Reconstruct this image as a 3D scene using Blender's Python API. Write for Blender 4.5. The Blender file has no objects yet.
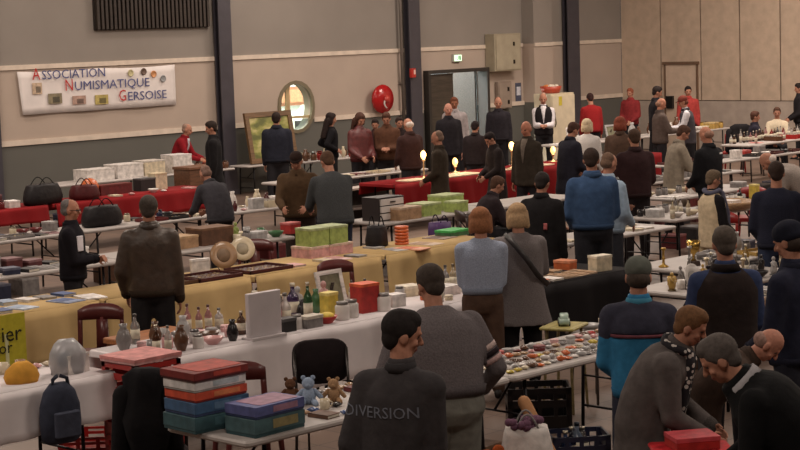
import bpy, math, random
from mathutils import Vector, Matrix
from mathutils.bvhtree import BVHTree
rnd = random.Random(7)
sc = bpy.context.scene
col = sc.collection
R = math.radians
PI = math.pi
# ------------------------------------------------------------------ camera model (800 x 450)
FPX, CAM_H, ROLL, HOR = 1800.0, 3.15, 0.033, 30.0
def _basis():
    p = math.atan((225 - HOR) * math.cos(ROLL) / FPX)
    f = Vector((0, math.cos(p), -math.sin(p))); r = Vector((1, 0, 0)); u = Vector((0, math.sin(p), math.cos(p)))
    c, s = math.cos(ROLL), math.sin(ROLL)
    rr = c * r - s * u; uu = s * r + c * u
    d = f + (2172 - 400) / FPX * rr + (225 + 28) / FPX * uu      # the direction the table rows run in
    m = Matrix.Rotation(-math.atan2(d.y, d.x), 3, 'Z')
    return m @ f, m @ rr, m @ uu
CF, CR, CU = _basis()
FWD = math.atan2(CF.y, CF.x)
def ray(px, py): return CF + (px - 400) / FPX * CR - (py - 225) / FPX * CU
def at(px, py, z=0.0):
    d = ray(px, py); t = (z - CAM_H) / d.z
    return Vector((d.x * t, d.y * t, z))
def aty(px, py, Y):
    d = ray(px, py); t = Y / d.y
    return Vector((d.x * t, Y, CAM_H + d.z * t))
def atx(px, py, X):
    d = ray(px, py); t = X / d.x
    return Vector((X, d.y * t, CAM_H + d.z * t))
def pix(p):
    v = Vector(p) - Vector((0, 0, CAM_H)); z = v.dot(CF)
    return 400 + FPX * v.dot(CR) / z, 225 - FPX * v.dot(CU) / z
cd = bpy.data.cameras.new('camera'); cam = bpy.data.objects.new('camera', cd); col.objects.link(cam)
cd.sensor_width = 36; cd.lens = FPX / 800 * 36; cd.clip_start = .1; cd.clip_end = 200
mw = Matrix((CR, CU, -CF)).transposed().to_4x4(); mw.translation = (0, 0, CAM_H)
cam.matrix_world = mw; sc.camera = cam
sc.view_settings.view_transform = 'Standard'; sc.view_settings.look = 'None'
sc.view_settings.gamma = 1; sc.view_settings.exposure = 0.0
# ------------------------------------------------------------------ materials
def lin(c):
    return tuple(((v / 255) / 12.92 if v / 255 <= .04045 else ((v / 255 + .055) / 1.055) ** 2.4) for v in c)
MC = {}
def mat(c, kind='plain', rough=None, em=0):
    """procedural material: kind picks the grain, bump and gloss"""
    key = (tuple(c), kind, rough, em)
    if key in MC: return MC[key]
    m = bpy.data.materials.new('%s_%d_%d_%d' % (kind, *c)); m.use_nodes = True
    nt = m.node_tree; b = nt.nodes['Principled BSDF']; L = nt.links.new
    sc_, amt, bump, rg, met = {'plain': (9, .10, 0, .5, 0), 'cloth': (16, .16, .3, .95, 0), 'knit': (90, .16, .25, 1, 0),
        'leather': (14, .25, .5, .5, 0), 'skin': (30, .14, .1, .6, 0), 'hair': (45, .22, .12, .8, 0), 'plastic': (6, .06, 0, .35, 0),
        'metal': (20, .12, .05, .3, .9), 'paint': (5, .10, .03, .5, 0), 'wood': (6, .35, .1, .45, 0), 'glass': (5, .05, 0, .08, 0),
        'paper': (14, .14, .05, .85, 0), 'sheet': (3, .08, .25, .9, 0), 'print': (16, .26, 0, .6, 0)}[kind]
    gy_ = sum(c) / 3; col_ = lin(tuple(gy_ + (v - gy_) * .88 for v in c)); tc = nt.nodes.new('ShaderNodeTexCoord')
    n = nt.nodes.new('ShaderNodeTexNoise'); n.inputs['Scale'].default_value = sc_; n.inputs['Detail'].default_value = 3
    src = tc.outputs['Object']
    if kind == 'wood':
        mp = nt.nodes.new('ShaderNodeMapping'); mp.inputs['Scale'].default_value = (.6, 6, 6); L(src, mp.inputs[0]); src = mp.outputs[0]
    L(src, n.inputs['Vector'])
    r = nt.nodes.new('ShaderNodeValToRGB'); e = r.color_ramp.elements
    e[0].position = .3; e[1].position = .7
    e[0].color = tuple(v * (1 - amt) for v in col_) + (1,); e[1].color = tuple(min(1, v * (1 + amt)) for v in col_) + (1,)
    L(n.outputs['Fac'], r.inputs[0]); L(r.outputs[0], b.inputs['Base Color'])
    b.inputs['Roughness'].default_value = rg if rough is None else rough; b.inputs['Metallic'].default_value = met
    if kind in ('skin', 'hair', 'cloth', 'knit', 'paper', 'sheet'): b.inputs['Specular IOR Level'].default_value = .2
    if kind == 'glass': b.inputs['Transmission Weight'].default_value = .55
    if bump:
        bp = nt.nodes.new('ShaderNodeBump'); bp.inputs['Strength'].default_value = bump; bp.inputs['Distance'].default_value = .02
        L(n.outputs['Fac'], bp.inputs['Height']); L(bp.outputs[0], b.inputs['Normal'])
    if em:
        b.inputs['Emission Color'].default_value = col_ + (1,); b.inputs['Emission Strength'].default_value = em
    MC[key] = m
    return m
# ------------------------------------------------------------------ mesh builder
class MB:
    def __init__(s): s.v = []; s.f = []; s.m = []; s.sm = []
    def add(s, vs, fs, mi=0, smooth=True):
        o = len(s.v); s.v += [Vector(v) for v in vs]
        for f in fs: s.f.append([i + o for i in f]); s.m.append(mi); s.sm.append(smooth)
        return s
    def box(s, c, d, mi=0, rz=0, rx=0, taper=1.0):
        M = Matrix.Translation(c) @ Matrix.Rotation(rz, 4, 'Z') @ Matrix.Rotation(rx, 4, 'X')
        vs = [M @ Vector((x * d[0] / 2 * (taper if z > 0 else 1), y * d[1] / 2 * (taper if z > 0 else 1), z * d[2] / 2)) for x in (-1, 1) for y in (-1, 1) for z in (-1, 1)]
        return s.add(vs, [(0, 1, 3, 2), (4, 6, 7, 5), (0, 4, 5, 1), (2, 3, 7, 6), (0, 2, 6, 4), (1, 5, 7, 3)], mi, False)
    def rbox(s, c, d, r=.01, mi=0, rz=0):
        """box with rounded vertical edges and chamfered top and bottom"""
        M = Matrix.Translation(c) @ Matrix.Rotation(rz, 4, 'Z'); r = min(r, d[0] * .45, d[1] * .45); k = min(r * .4, d[2] * .3)
        rings = []
        for z, ins in ((-d[2] / 2, k), (-d[2] / 2 + k, 0), (d[2] / 2 - k, 0), (d[2] / 2, k)):
            ring = []
            for sx, sy, a0 in ((1, 1, 0), (-1, 1, 90), (-1, -1, 180), (1, -1, 270)):
                for a in (0, 30, 60, 90):
                    t = R(a0 + a); rr = max(r - ins, .0005)
                    ring.append(M @ Vector((sx * (d[0] / 2 - r) + rr * math.cos(t), sy * (d[1] / 2 - r) + rr * math.sin(t), z)))
            rings.append(ring)
        return s.loft(rings, mi, False)
    def loft(s, rings, mi=0, smooth=True, caps=True, closed=True):
        n = len(rings[0]); vs = [p for r in rings for p in r]; fs = []
        for i in range(len(rings) - 1):
            for j in range(n if closed else n - 1):
                k = (j + 1) % n
                fs.append((i * n + j, i * n + k, (i + 1) * n + k, (i + 1) * n + j))
        if caps: fs.append(tuple(range(n - 1, -1, -1))); fs.append(tuple((len(rings) - 1) * n + j for j in range(n)))
        return s.add(vs, fs, mi, smooth)
    def lathe(s, prof, seg=14, c=(0, 0, 0), mi=0, smooth=True, axis='Z'):
        rings = []
        for r, z in prof:
            ring = []
            for k in range(seg):
                a = 2 * PI * k / seg; x, y = max(r, .0004) * math.cos(a), max(r, .0004) * math.sin(a)
                p = (x, y, z) if axis == 'Z' else ((x, -z, y) if axis == 'Y' else (z, x, y))
                ring.append(Vector(p) + Vector(c))
            rings.append(ring)
        return s.loft(rings, mi, smooth)
    def ell(s, c, r, M=None, mi=0, n=12, k=8):
        M = M or (lambda p: p); rings = []
        for i in range(k + 1):
            t = PI * i / k - PI / 2; q = max(math.cos(t), .02)
            rings.append([M(Vector((c[0] + r[0] * q * math.cos(2 * PI * j / n), c[1] + r[1] * q * math.sin(2 * PI * j / n), c[2] + r[2] * math.sin(t)))) for j in range(n)])
        return s.loft(rings, mi)
    def cap(s, a, b, ra, rb, mi=0, n=10):
        """tapered capsule between two joints"""
        a, b = Vector(a), Vector(b); d = b - a; ln = d.length
        if ln < 1e-6: return s
        d /= ln; q = d.to_track_quat('Z', 'Y').to_matrix(); rings = []
        pr = [(ra * math.cos(R(t)), -ra * math.sin(R(t))) for t in (85, 60, 30)] + [(ra, 0), (rb, ln)] + [(rb * math.cos(R(t)), ln + rb * math.sin(R(t))) for t in (30, 60, 85)]
        for r, z in pr: rings.append([a + q @ Vector((r * math.cos(2 * PI * j / n), r * math.sin(2 * PI * j / n), z)) for j in range(n)])
        return s.loft(rings, mi)
    def tube(s, pts, r, mi=0, n=8):
        pts = [Vector(p) for p in pts]; rings = []
        for i, p in enumerate(pts):
            d = (pts[min(i + 1, len(pts) - 1)] - pts[max(i - 1, 0)]).normalized()
            ref = Vector((0, 0, 1)) if abs(d.z) < .9 else Vector((1, 0, 0))
            x = d.cross(ref).normalized(); y = x.cross(d)
            rings.append([p + r * (math.cos(2 * PI * j / n) * x + math.sin(2 * PI * j / n) * y) for j in range(n)])
        return s.loft(rings, mi)
    def build(s, name, mats, parent=None, loc=(0, 0, 0), rz=0):
        me = bpy.data.meshes.new(name); me.from_pydata([tuple(v) for v in s.v], [], s.f)
        for m in (mats if isinstance(mats, (list, tuple)) else [mats]): me.materials.append(m)
        me.polygons.foreach_set('material_index', s.m); me.polygons.foreach_set('use_smooth', s.sm); me.update()
        o = bpy.data.objects.new(name, me); col.objects.link(o); o.location = loc; o.rotation_euler = (0, 0, rz)
        if parent: o.parent = parent
        return o
LBL = []
def tag(o, label, cat, group=None, kind=None):
    o['label'] = label; o['category'] = cat
    if group: o['group'] = group
    if kind: o['kind'] = kind
    LBL.append(o)
    return o
def thing(name, label, cat, loc=(0, 0, 0), rz=0, group=None):
    o = bpy.data.objects.new(name, None); col.objects.link(o); o.location = loc; o.rotation_euler = (0, 0, rz)
    o.empty_display_size = .1
    return tag(o, label, cat, group)
def struct(name, mb, m, parent=None):
    o = mb.build(name, m, parent)
    if not parent: o['kind'] = 'structure'
    return o
def text_mesh(name, body, size, m, parent, M, mi_first=None, extrude=.001, align='LEFT'):
    cu = bpy.data.curves.new(name, 'FONT'); cu.body = body; cu.size = size; cu.extrude = extrude; cu.align_x = align; cu.resolution_u = 2
    t = bpy.data.objects.new(name + '_t', cu); col.objects.link(t)
    me = bpy.data.meshes.new_from_object(t.evaluated_get(bpy.context.evaluated_depsgraph_get()))
    bpy.data.objects.remove(t); bpy.data.curves.remove(cu)
    w = max((v.co.x for v in me.vertices), default=0)
    me.transform(M); me.materials.clear(); me.materials.append(m)
    o = bpy.data.objects.new(name, me); col.objects.link(o)
    if parent: o.parent = parent
    return o, w
# ------------------------------------------------------------------ the hall
WY, WX, CEIL, X0, Y0 = 27.6, 36.16, 7.2, -9.0, -9.0
def zwall(v): return v
floor_m = mat((118, 100, 90), 'plain', .55)
def tile_mat():
    m = bpy.data.materials.new('floor_tiles'); m.use_nodes = True; nt = m.node_tree; b = nt.nodes['Principled BSDF']
    tc = nt.nodes.new('ShaderNodeTexCoord'); br = nt.nodes.new('ShaderNodeTexBrick')
    br.offset = 0; br.inputs['Scale'].default_value = 1; br.inputs['Brick Width'].default_value = .4; br.inputs['Row Height'].default_value = .4
    br.inputs['Mortar Size'].default_value = .006
    br.inputs['Color1'].default_value = lin((116, 96, 84)) + (1,); br.inputs['Color2'].default_value = lin((106, 88, 78)) + (1,); br.inputs['Mortar'].default_value = lin((78, 66, 60)) + (1,)
    nt.links.new(tc.outputs['Object'], br.inputs['Vector']); nt.links.new(br.outputs[0], b.inputs['Base Color']); b.inputs['Roughness'].default_value = .5
    return m
struct('floor', MB().box(((X0 + WX) / 2, (Y0 + WY + 4) / 2, -.1), (WX - X0 + .4, WY - Y0 + 4.4, .2)), tile_mat())
struct('ceiling', MB().box(((X0 + WX) / 2, (Y0 + WY) / 2, CEIL + .1), (WX - X0 + .4, WY - Y0 + .4, .2)), mat((150, 135, 120), 'paint'))
def zone_mat():
    """painted wall: grey above the upper rail, beige between the rails, dark dado below"""
    m = bpy.data.materials.new('wall_paint'); m.use_nodes = True; nt = m.node_tree; b = nt.nodes['Principled BSDF']; L = nt.links.new
    tc = nt.nodes.new('ShaderNodeTexCoord'); sp = nt.nodes.new('ShaderNodeSeparateXYZ'); L(tc.outputs['Object'], sp.inputs[0])
    mr = nt.nodes.new('ShaderNodeMapRange'); mr.inputs['From Max'].default_value = 10; L(sp.outputs['Z'], mr.inputs[0])
    r = nt.nodes.new('ShaderNodeValToRGB'); r.color_ramp.interpolation = 'CONSTANT'; e = r.color_ramp.elements
    e[0].position = 0; e[0].color = lin((100, 98, 92)) + (1,)
    e[1].position = .1351; e[1].color = lin((186, 168, 154)) + (1,)
    x = e.new(.2707); x.color = lin((146, 137, 129)) + (1,)
    L(mr.outputs[0], r.inputs[0])
    n = nt.nodes.new('ShaderNodeTexNoise'); n.inputs['Scale'].default_value = 1.4; n.inputs['Detail'].default_value = 6; L(tc.outputs['Object'], n.inputs['Vector'])
    mx = nt.nodes.new('ShaderNodeMix'); mx.data_type = 'RGBA'; mx.blend_type = 'MULTIPLY'; mx.inputs[0].default_value = .22
    L(r.outputs[0], mx.inputs[6]); L(n.outputs['Fac'], mx.inputs[7]); L(mx.outputs[2], b.inputs['Base Color']); b.inputs['Roughness'].default_value = .8
    bp = nt.nodes.new('ShaderNodeBump'); bp.inputs['Strength'].default_value = .15; n2 = nt.nodes.new('ShaderNodeTexNoise'); n2.inputs['Scale'].default_value = 40
    L(tc.outputs['Object'], n2.inputs['Vector']); L(n2.outputs['Fac'], bp.inputs['Height']); L(bp.outputs[0], b.inputs['Normal'])
    return m
def wx(px, py=90): return aty(px, py, WY).x
def wz(px, py): return aty(px, py, WY).z
def poly_wall(name, outer, holes, y, th, m):
    cu = bpy.data.curves.new(name, 'CURVE'); cu.dimensions = '2D'; cu.fill_mode = 'BOTH'; cu.extrude = th / 2
    for lp in [outer] + holes:
        s = cu.splines.new('POLY'); s.points.add(len(lp) - 1); s.use_cyclic_u = True
        for p, q in zip(s.points, lp): p.co = (q[0], q[1], 0, 1)
    t = bpy.data.objects.new('t', cu); col.objects.link(t)
    me = bpy.data.meshes.new_from_object(t.evaluated_get(bpy.context.evaluated_depsgraph_get())); bpy.data.objects.remove(t)
    me.transform(Matrix(((1, 0, 0, 0), (0, 0, 1, y + th / 2), (0, 1, 0, 0), (0, 0, 0, 1)))); me.materials.clear(); me.materials.append(m)
    me.name = name; o = bpy.data.objects.new(name, me); col.objects.link(o); o['kind'] = 'structure'
    return o
# pill-shaped porthole and double door
wc = aty(296, 107, WY); wtop = wz(293, 83); wbot = wz(296, 131); hw = (wx(312, 107) - wx(279, 107)) / 2
wzc = (wtop + wbot) / 2; hh = (wtop - wbot) / 2
def pill(hw, hh, n=10):
    st = max(hh - hw, 0)
    return [(wc.x + hw * math.cos(PI * k / n), wzc + st + min(hw, hh) * math.sin(PI * k / n)) for k in range(n + 1)] + \
           [(wc.x - hw * math.cos(PI * k / n), wzc - st - min(hw, hh) * math.sin(PI * k / n)) for k in range(n + 1)]
dx0, dx1, dz = wx(424, 100), wx(485, 100), wz(455, 69)
wall_m = zone_mat()
poly_wall('wall_back', [(X0, 0), (dx0, 0), (dx0, dz), (dx1, dz), (dx1, 0), (WX, 0), (WX, CEIL), (X0, CEIL)], [pill(hw, hh)[::-1]], WY, .25, wall_m)
def rail(z, h, x0, x1, y=WY, m=mat((214, 196, 178), 'paint')):
    return MB().box(((x0 + x1) / 2, y - .015, z), (x1 - x0, .03, h)), m
pil0, pil1 = wx(522.5, 60), wx(541, 60)
n_trim = 1
def trim(mb, m):
    global n_trim
    struct('trim_%d' % n_trim, mb, m); n_trim += 1
UP, LO = 2.707, 1.351
for z, h in ((UP, .085), (LO, .095)):
    cuts = [(X0, pil0), (pil1, WX)] if z > dz else [(X0, wc.x - hw - .03), (wc.x + hw + .03, dx0 - .06), (dx1 + .06, pil0), (pil1, WX)]
    if z == LO and wbot > LO + .05: cuts = [(X0, dx0 - .06), (dx1 + .06, pil0), (pil1, WX)]
    for a, b in cuts: trim(*rail(z, h, a, b))
# projecting pier with the same paint and rails
pm = MB().box(((pil0 + pil1) / 2, WY - .18, CEIL / 2), (pil1 - pil0, .36, CEIL)); struct('wall_pier', pm, wall_m)
for z, h in ((UP, .085), (LO, .095)): trim(*rail(z, h, pil0, pil1, WY - .36))
# door: frame, closed dark leaf, bright passage behind the open half
t = thing('door_1', 'dark double door in the back wall, right half open to a bright passage', 'door'); t['kind'] = 'structure'
fm = mat((48, 42, 38), 'paint')
MB().box((dx0 + .04, WY - .01, dz / 2), (.08, .3, dz)).box((dx1 - .04, WY - .01, dz / 2), (.08, .3, dz)).box(((dx0 + dx1) / 2, WY - .01, dz - .04), (dx1 - dx0 - .16, .3, .08)).build('door_frame', fm, t)
dm = wx(451, 100)
MB().box(((dx0 + .08 + dm) / 2, WY - .06, (dz - .1) / 2 + .01), (dm - dx0 - .09, .05, dz - .1)).build('door_leaf', mat((66, 56, 46), 'wood'), t)
MB().tube([(dm - .12, WY - .08, 1.0), (dm - .12, WY - .14, 1.0), (dm - .25, WY - .14, 1.0)], .012).build('door_handle', mat((150, 148, 140), 'metal'), t)
MB().box((dx1 - .10, WY + .62, (dz - .1) / 2 + .01), (.05, .85, dz - .1)).build('door_leaf', mat((58, 50, 44), 'wood'), t)
# corridor behind door and porthole
struct('wall_corridor', MB().box(((wc.x + dx1) / 2, WY + 3.6, 2), (dx1 - wc.x + 9, .2, 4)), mat((205, 214, 208), 'paint'))
struct('ceiling_corridor', MB().box(((wc.x + dx1) / 2, WY + 1.9, 3.6), (dx1 - wc.x + 9, 3.3, .1)), mat((215, 215, 208), 'paint'))
for i, x in enumerate((wc.x - 4.5, dx1 + 4.5)):
    struct('wall_corridor_%s' % ('left', 'right')[i], MB().box((x, WY + 1.9, 1.8), (.1, 3.3, 3.6)), mat((200, 205, 200), 'paint'))
bl = MB()
for k in range(7): bl.box((aty(468, 90, WY + 3.4).x, WY + 3.43, .17 + k * .33), (2.4, .05, .27))
tag(bl.build('hanging_shutter', mat((176, 186, 190), 'metal', .6)), 'pale ribbed roller shutter seen through the open door', 'shutter')
# porthole window
win = thing('window_1', 'porthole window', 'window'); win['kind'] = 'structure'
o = poly_wall('window_frame', pill(hw + .05, hh + .05), [pill(hw - .025, hh - .025)[::-1]], WY - .03, .06, mat((120, 108, 84), 'paint')); o.parent = win; del o['kind']
mx_ = wx(288.5, 105)
MB().box((mx_, WY + .03, wzc), (.10, .05, 2 * math.sqrt(max(.01, 1 - ((mx_ - wc.x) / hw) ** 2)) * hh - .02)).box((wc.x, WY + .06, wz(300, 117)), (2 * hw - .02, .05, .05)).build('mullion', mat((186, 158, 112), 'paint'), win)
g = bpy.data.materials.new('window_glass'); g.use_nodes = True; gb = g.node_tree.nodes['Principled BSDF']
gb.inputs['Base Color'].default_value = (.9, 1, .93, 1); gb.inputs['Transmission Weight'].default_value = 1; gb.inputs['Roughness'].default_value = .02; gb.inputs['IOR'].default_value = 1.05
o = poly_wall('pane', pill(hw - .02, hh - .02), [], WY + .09, .008, g); o.parent = win; del o['kind']
tag(MB().box((0, 0, .22), (.9, .12, .44)).box((0, -.065, .22), (.7, .02, .3), 1).build('corridor_picture', [mat((120, 72, 46), 'wood'), mat((160, 96, 60), 'print')], loc=(aty(290, 97, WY + 3.4).x, WY + 3.42, aty(290, 97, WY + 3.4).z - .2)), 'brown framed picture glimpsed through the porthole', 'picture')
cbz = aty(300, 118, WY + 3.1).z
tag(MB().box((0, 0, cbz / 2), (.9, .4, cbz)).box((0, -.21, cbz - .2), (.5, .03, .3), 1).build('corridor_cabinet', [mat((210, 208, 200), 'paint'), mat((36, 30, 28), 'paint')], loc=(aty(300, 125, WY + 3.1).x, WY + 3.2, 0)), 'white cabinet with black opening seen low through the porthole', 'cabinet')
# right wall: tan panels with grooves over a grey dado, and a flush door
rm = mat((194, 169, 146), 'paint'); rd = mat((172, 155, 142), 'paint')
gy = [atx(px, 60, WX).y for px in (661, 701, 740, 780.5)] + [Y0]
dya, dyb = atx(697, 80, WX).y, atx(667, 80, WX).y; dtop = atx(682, 64.5, WX).z; dado = 1.21
wm = MB(); ys = [WY] + gy
wm.box((WX + .13, (WY + Y0) / 2, CEIL / 2), (.2, WY - Y0, CEIL), 2)
for a, b in zip(ys[:-1], ys[1:]):
    wm.box((WX + .02, (a + b) / 2, (CEIL + dado) / 2 + .01), (.05, a - b - .035, CEIL - dado - .02), 0)
wm.box((WX + .015, (WY + Y0) / 2, dado / 2), (.05, WY - Y0, dado), 1)
struct('wall_right', wm, [rm, rd, mat((84, 68, 56), 'paint')])
d2 = thing('door_2', 'tan flush door in the right wall', 'door'); d2['kind'] = 'structure'
MB().box((WX - .025, (dya + dyb) / 2, dtop / 2), (.05, dyb - dya, dtop)).build('door_leaf', mat((198, 172, 150), 'paint'), d2)
MB().box((WX - .04, (dya + dyb) / 2, dtop + .035), (.08, dyb - dya + .16, .07)).box((WX - .03, dyb + .03, dtop / 2), (.06, .035, dtop)).box((WX - .03, dya - .03, dtop / 2), (.06, .035, dtop)).build('door_frame', mat((112, 84, 64), 'paint'), d2)
p = atx(672, 102, WX)
MB().box((WX - .09, p.y, p.z), (.08, .2, .3)).build('lock_box', mat((26, 22, 22), 'plastic'), d2)
struct('wall_left', MB().box((X0 - .1, (Y0 + WY) / 2, CEIL / 2), (.2, WY - Y0, CEIL)), wall_m)
struct('wall_front', MB().box(((X0 + WX) / 2, Y0 - .1, CEIL / 2), (WX - X0, .2, CEIL)), wall_m)
# steel columns in front of the back wall
for i, (pa, pb) in enumerate(((213.5, 226), (403.5, 414.5), (562, 573.5), (-9, 2))):
    xa, xb = wx(pa, 60), wx(pb, 60); w = (xb - xa); x = (xa + xb) / 2; y = WY - .12
    if i == 3: xa, xb = wx(-21, 120), wx(-6, 120); x = (xa + xb) / 2; w = xb - xa
    mb = MB().box((x, y - .07, CEIL / 2), (w, .03, CEIL)).box((x, y + .07, CEIL / 2), (w, .03, CEIL)).box((x, y, CEIL / 2), (.03, .12, CEIL)).box((x, y, .05), (w + .1, .2, .1))
    struct('trim_%d' % n_trim, mb, mat((66, 62, 70), 'paint', .4)); n_trim += 1
px_ = wx(399, 60)
tag(MB().tube([(px_, WY - .09, z) for z in (1.0, 4, CEIL)], .035).box((px_, WY - .05, 2), (.1, .08, .04)).box((px_, WY - .05, 4), (.1, .08, .04)).build('mounted_pipe', mat((110, 100, 92), 'paint')), 'thin grey vertical pipe beside the middle steel column', 'pipe')
# dark louvred panel high on the wall
a, b = wx(93, 20), wx(207, 20); zb = wz(150, 29)
t = thing('louvre_vent', 'large dark slatted panel high above the white banner', 'louvre panel', ((a + b) / 2, WY - .006, zb))
w = b - a
MB().box((0, -.02, 1), (w, .04, 2)).build('backing', mat((40, 32, 28), 'paint'), t)
for k in range(28): MB().box((-w / 2 + (k + .5) * w / 28, -.075, 1), (w / 28 * .55, .07, 1.96)).build('slat', mat((52, 42, 36), 'wood'), t)
# banner
a, b = aty(17, 69, WY - .05), aty(174.5, 64.5, WY - .05); lo = aty(174, 105, WY - .05)
bw = b.x - a.x; bh = b.z - lo.z; bn = thing('hanging_banner', 'white club banner with red and blue capitals on the back wall', 'banner', ((a.x + b.x) / 2, WY - .05, lo.z))
mb = MB(); rings = []
N = 36
vs = []; fs = []
for j in range(7):
    for i in range(N + 1):
        x = -bw / 2 + bw * i / N; z = bh * j / 6
        xx = x + (.07 * (1 - j / 6) if i == 0 else 0)
        vs.append((xx, .012 * math.sin(x * 5) * (1 - j / 6) - .0, z + .025 * abs(math.sin(i * PI / N * 2)) * (j == 6) * -1))
for j in range(6):
    for i in range(N): q = j * (N + 1) + i; fs.append((q, q + 1, q + N + 2, q + N + 1))
o = mb.add(vs, fs).build('banner_cloth', mat((226, 216, 212), 'sheet'), bn); md = o.modifiers.new('s', 'SOLIDIFY'); md.thickness = .008
RED, BLU = mat((196, 40, 36), 'paint'), mat((66, 72, 128), 'paint')
def bxz(px, py):
    q = aty(px, py, WY - .05); return q.x - (a.x + b.x) / 2, q.z - lo.z
def btext(first, rest, px, py, pxe, s):
    x, z = bxz(px, py); xe, _ = bxz(pxe, py)
    T = lambda xx, k: Matrix.Translation((xx, -.03, z)) @ Matrix.Rotation(PI / 2, 4, 'X') @ Matrix.Diagonal((k, 1, 1, 1))
    f, w1 = text_mesh('capital_letter', first, s * 1.3, RED, bn, T(x, .85))
    t_, w2 = text_mesh('lettering', rest, s, BLU, bn, Matrix.Identity(4))
    k = (xe - x - w1 * .85 - .03) / w2
    t_.data.transform(T(x + w1 * .85 + .03, k))
px2m = bh / 42
btext('A', 'SSOCIATION', 31.5, 80, 104.5, 12.5 * px2m)
btext('N', 'UMISMATIQUE', 64, 90.8, 149, 12.5 * px2m)
btext('G', 'ERSOISE', 118, 101, 166, 12.5 * px2m)
for px, py, c in ((130, 73, (190, 178, 130)), (143, 71.5, (104, 78, 66)), (153, 74, (206, 138, 84)), (162.5, 78.5, (150, 150, 152))):
    x, z = bxz(px, py); r_ = 3.6 * px2m
    MB().lathe([(r_, 0), (r_, .006), (r_ * .8, .008), (r_ * .78, .006), (0, .006)], 18, (x, -.022, z), axis='Y').build('printed_coin', mat(c, 'print'), bn)
for px, py, w_, h_, c in ((36.5, 88.5, 11, 11, (196, 168, 140)), (54.5, 98.5, 16, 10, (132, 120, 92)), (78.5, 100, 16, 8.5, (176, 140, 124)), (101, 99.5, 16, 9.5, (178, 158, 84))):
    x, z = bxz(px, py); MB().box((x, -.022, z), (w_ * px2m, .008, h_ * px2m)).box((x + .02, -.027, z - .02), (w_ * px2m * .5, .004, h_ * px2m * .55), 1).build('printed_note', [mat(c, 'print'), mat(tuple(int(v * .62) for v in c), 'print')], bn)
# exit sign
q = aty(455.5, 58, WY); t = thing('exit_sign', 'lit green and white exit sign above the double door', 'exit sign', (q.x, WY, q.z))
MB().rbox((0, -.04, 0), (.26, .07, .16), .01).build('housing', mat((190, 196, 186), 'plastic'), t)
MB().box((0, -.079, 0), (.23, .006, .13)).build('lit_panel', mat((210, 255, 205), 'plastic', em=1.5), t)
mb = MB().lathe([(.014, 0), (.014, .004)], 10, (.0, -.083, .035), axis='Y').box((0, -.084, .0), (.025, .003, .05)).box((-.02, -.084, -.035), (.05, .003, .014)).box((.06, -.084, 0), (.05, .003, .1)).box((-.07, -.084, 0), (.05, .003, .02)); mb.build('running_figure', mat((40, 140, 70), 'plastic'), t)
# fire alarm box on the column
q = aty(411.5, 73, WY - .21)
t = thing('fire_alarm', 'small red fire alarm box on the middle steel column', 'alarm', (q.x, WY - .206, q.z))
MB().rbox((0, -.04, 0), (.14, .08, .2), .015).build('alarm_case', mat((190, 40, 30), 'plastic'), t); MB().box((0.02, -.083, .02), (.05, .006, .1)).build('alarm_window', mat((225, 190, 180), 'plastic'), t)
# hose reel
q = aty(384, 99, WY - .2)
t = thing('fire_hose_reel', 'glossy red round fire hose reel mounted on the back wall', 'hose reel', (q.x, WY, q.z))
rr = .30
MB().lathe([(.03, 0), (rr * .55, 0), (rr * .6, .1), (rr, .12), (rr + .015, .16), (rr, .2), (rr * .5, .24), (.08, .26), (0, .26)], 24, axis='Y').build('drum', mat((176, 22, 24), 'plastic', .2), t)
MB().lathe([(.07, .26), (.075, .3), (.05, .33), (0, .335)], 16, axis='Y').build('hub', mat((200, 60, 52), 'plastic', .2), t)
MB().tube([(.07 * math.cos(k / 3) , -.28, .07 * math.sin(k / 3) - .12 * (k / 14)) for k in range(15)], .016).build('hose', mat((222, 210, 204), 'plastic'), t)
MB().box((0, -.06, 0), (.1, .12, .5)).build('bracket', mat((120, 30, 28), 'paint'), t)
# electrical cabinet and panel below
def wallbox(p0, p1, d, name, label, cat, c, loc=None):
    a = aty(p0[0], p0[1], WY - d); b = aty(p1[0], p1[1], WY - d); w = b.x - a.x; h = a.z - b.z
    t = thing(name, label, cat, ((a.x + b.x) / 2, WY - .006, b.z))
    MB().rbox((0, -d / 2, h / 2), (w, d, h), .02).build('housing', mat(c, 'paint'), t)
    MB().box((0, -d - .008, h / 2), (w * .9, .016, h * .92)).build('cabinet_door', mat(tuple(min(255, v + 8) for v in c), 'paint'), t)
    for k in (.24, .72): MB().box((w * .2, -d - .022, h * k), (.05, .02, .09)).build('latch', mat((50, 44, 40), 'metal'), t)
    return t
wallbox((494, 34), (521.5, 70), .3, 'mounted_cabinet', 'beige electrical cabinet high on the wall right of the door', 'cabinet', (158, 146, 122))
t = wallbox((498, 82), (512, 108), .12, 'mounted_fuse_box', 'grey fuse box below the big beige electrical cabinet', 'fuse box', (140, 122, 108))
a, b = aty(516, 83, WY - .03), aty(522, 103, WY - .03)
t = thing('notice_poster', 'small blue and white notice beside the wall pier', 'poster', ((a.x + b.x) / 2, WY - .01, b.z))
MB().box((0, 0, (a.z - b.z) / 2), (b.x - a.x, .012, a.z - b.z)).build('sheet', mat((70, 74, 96), 'print'), t); MB().box((0, -.008, (a.z - b.z) * .6), ((b.x - a.x) * .7, .006, .2)).build('printed_block', mat((200, 200, 210), 'print'), t)
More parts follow.
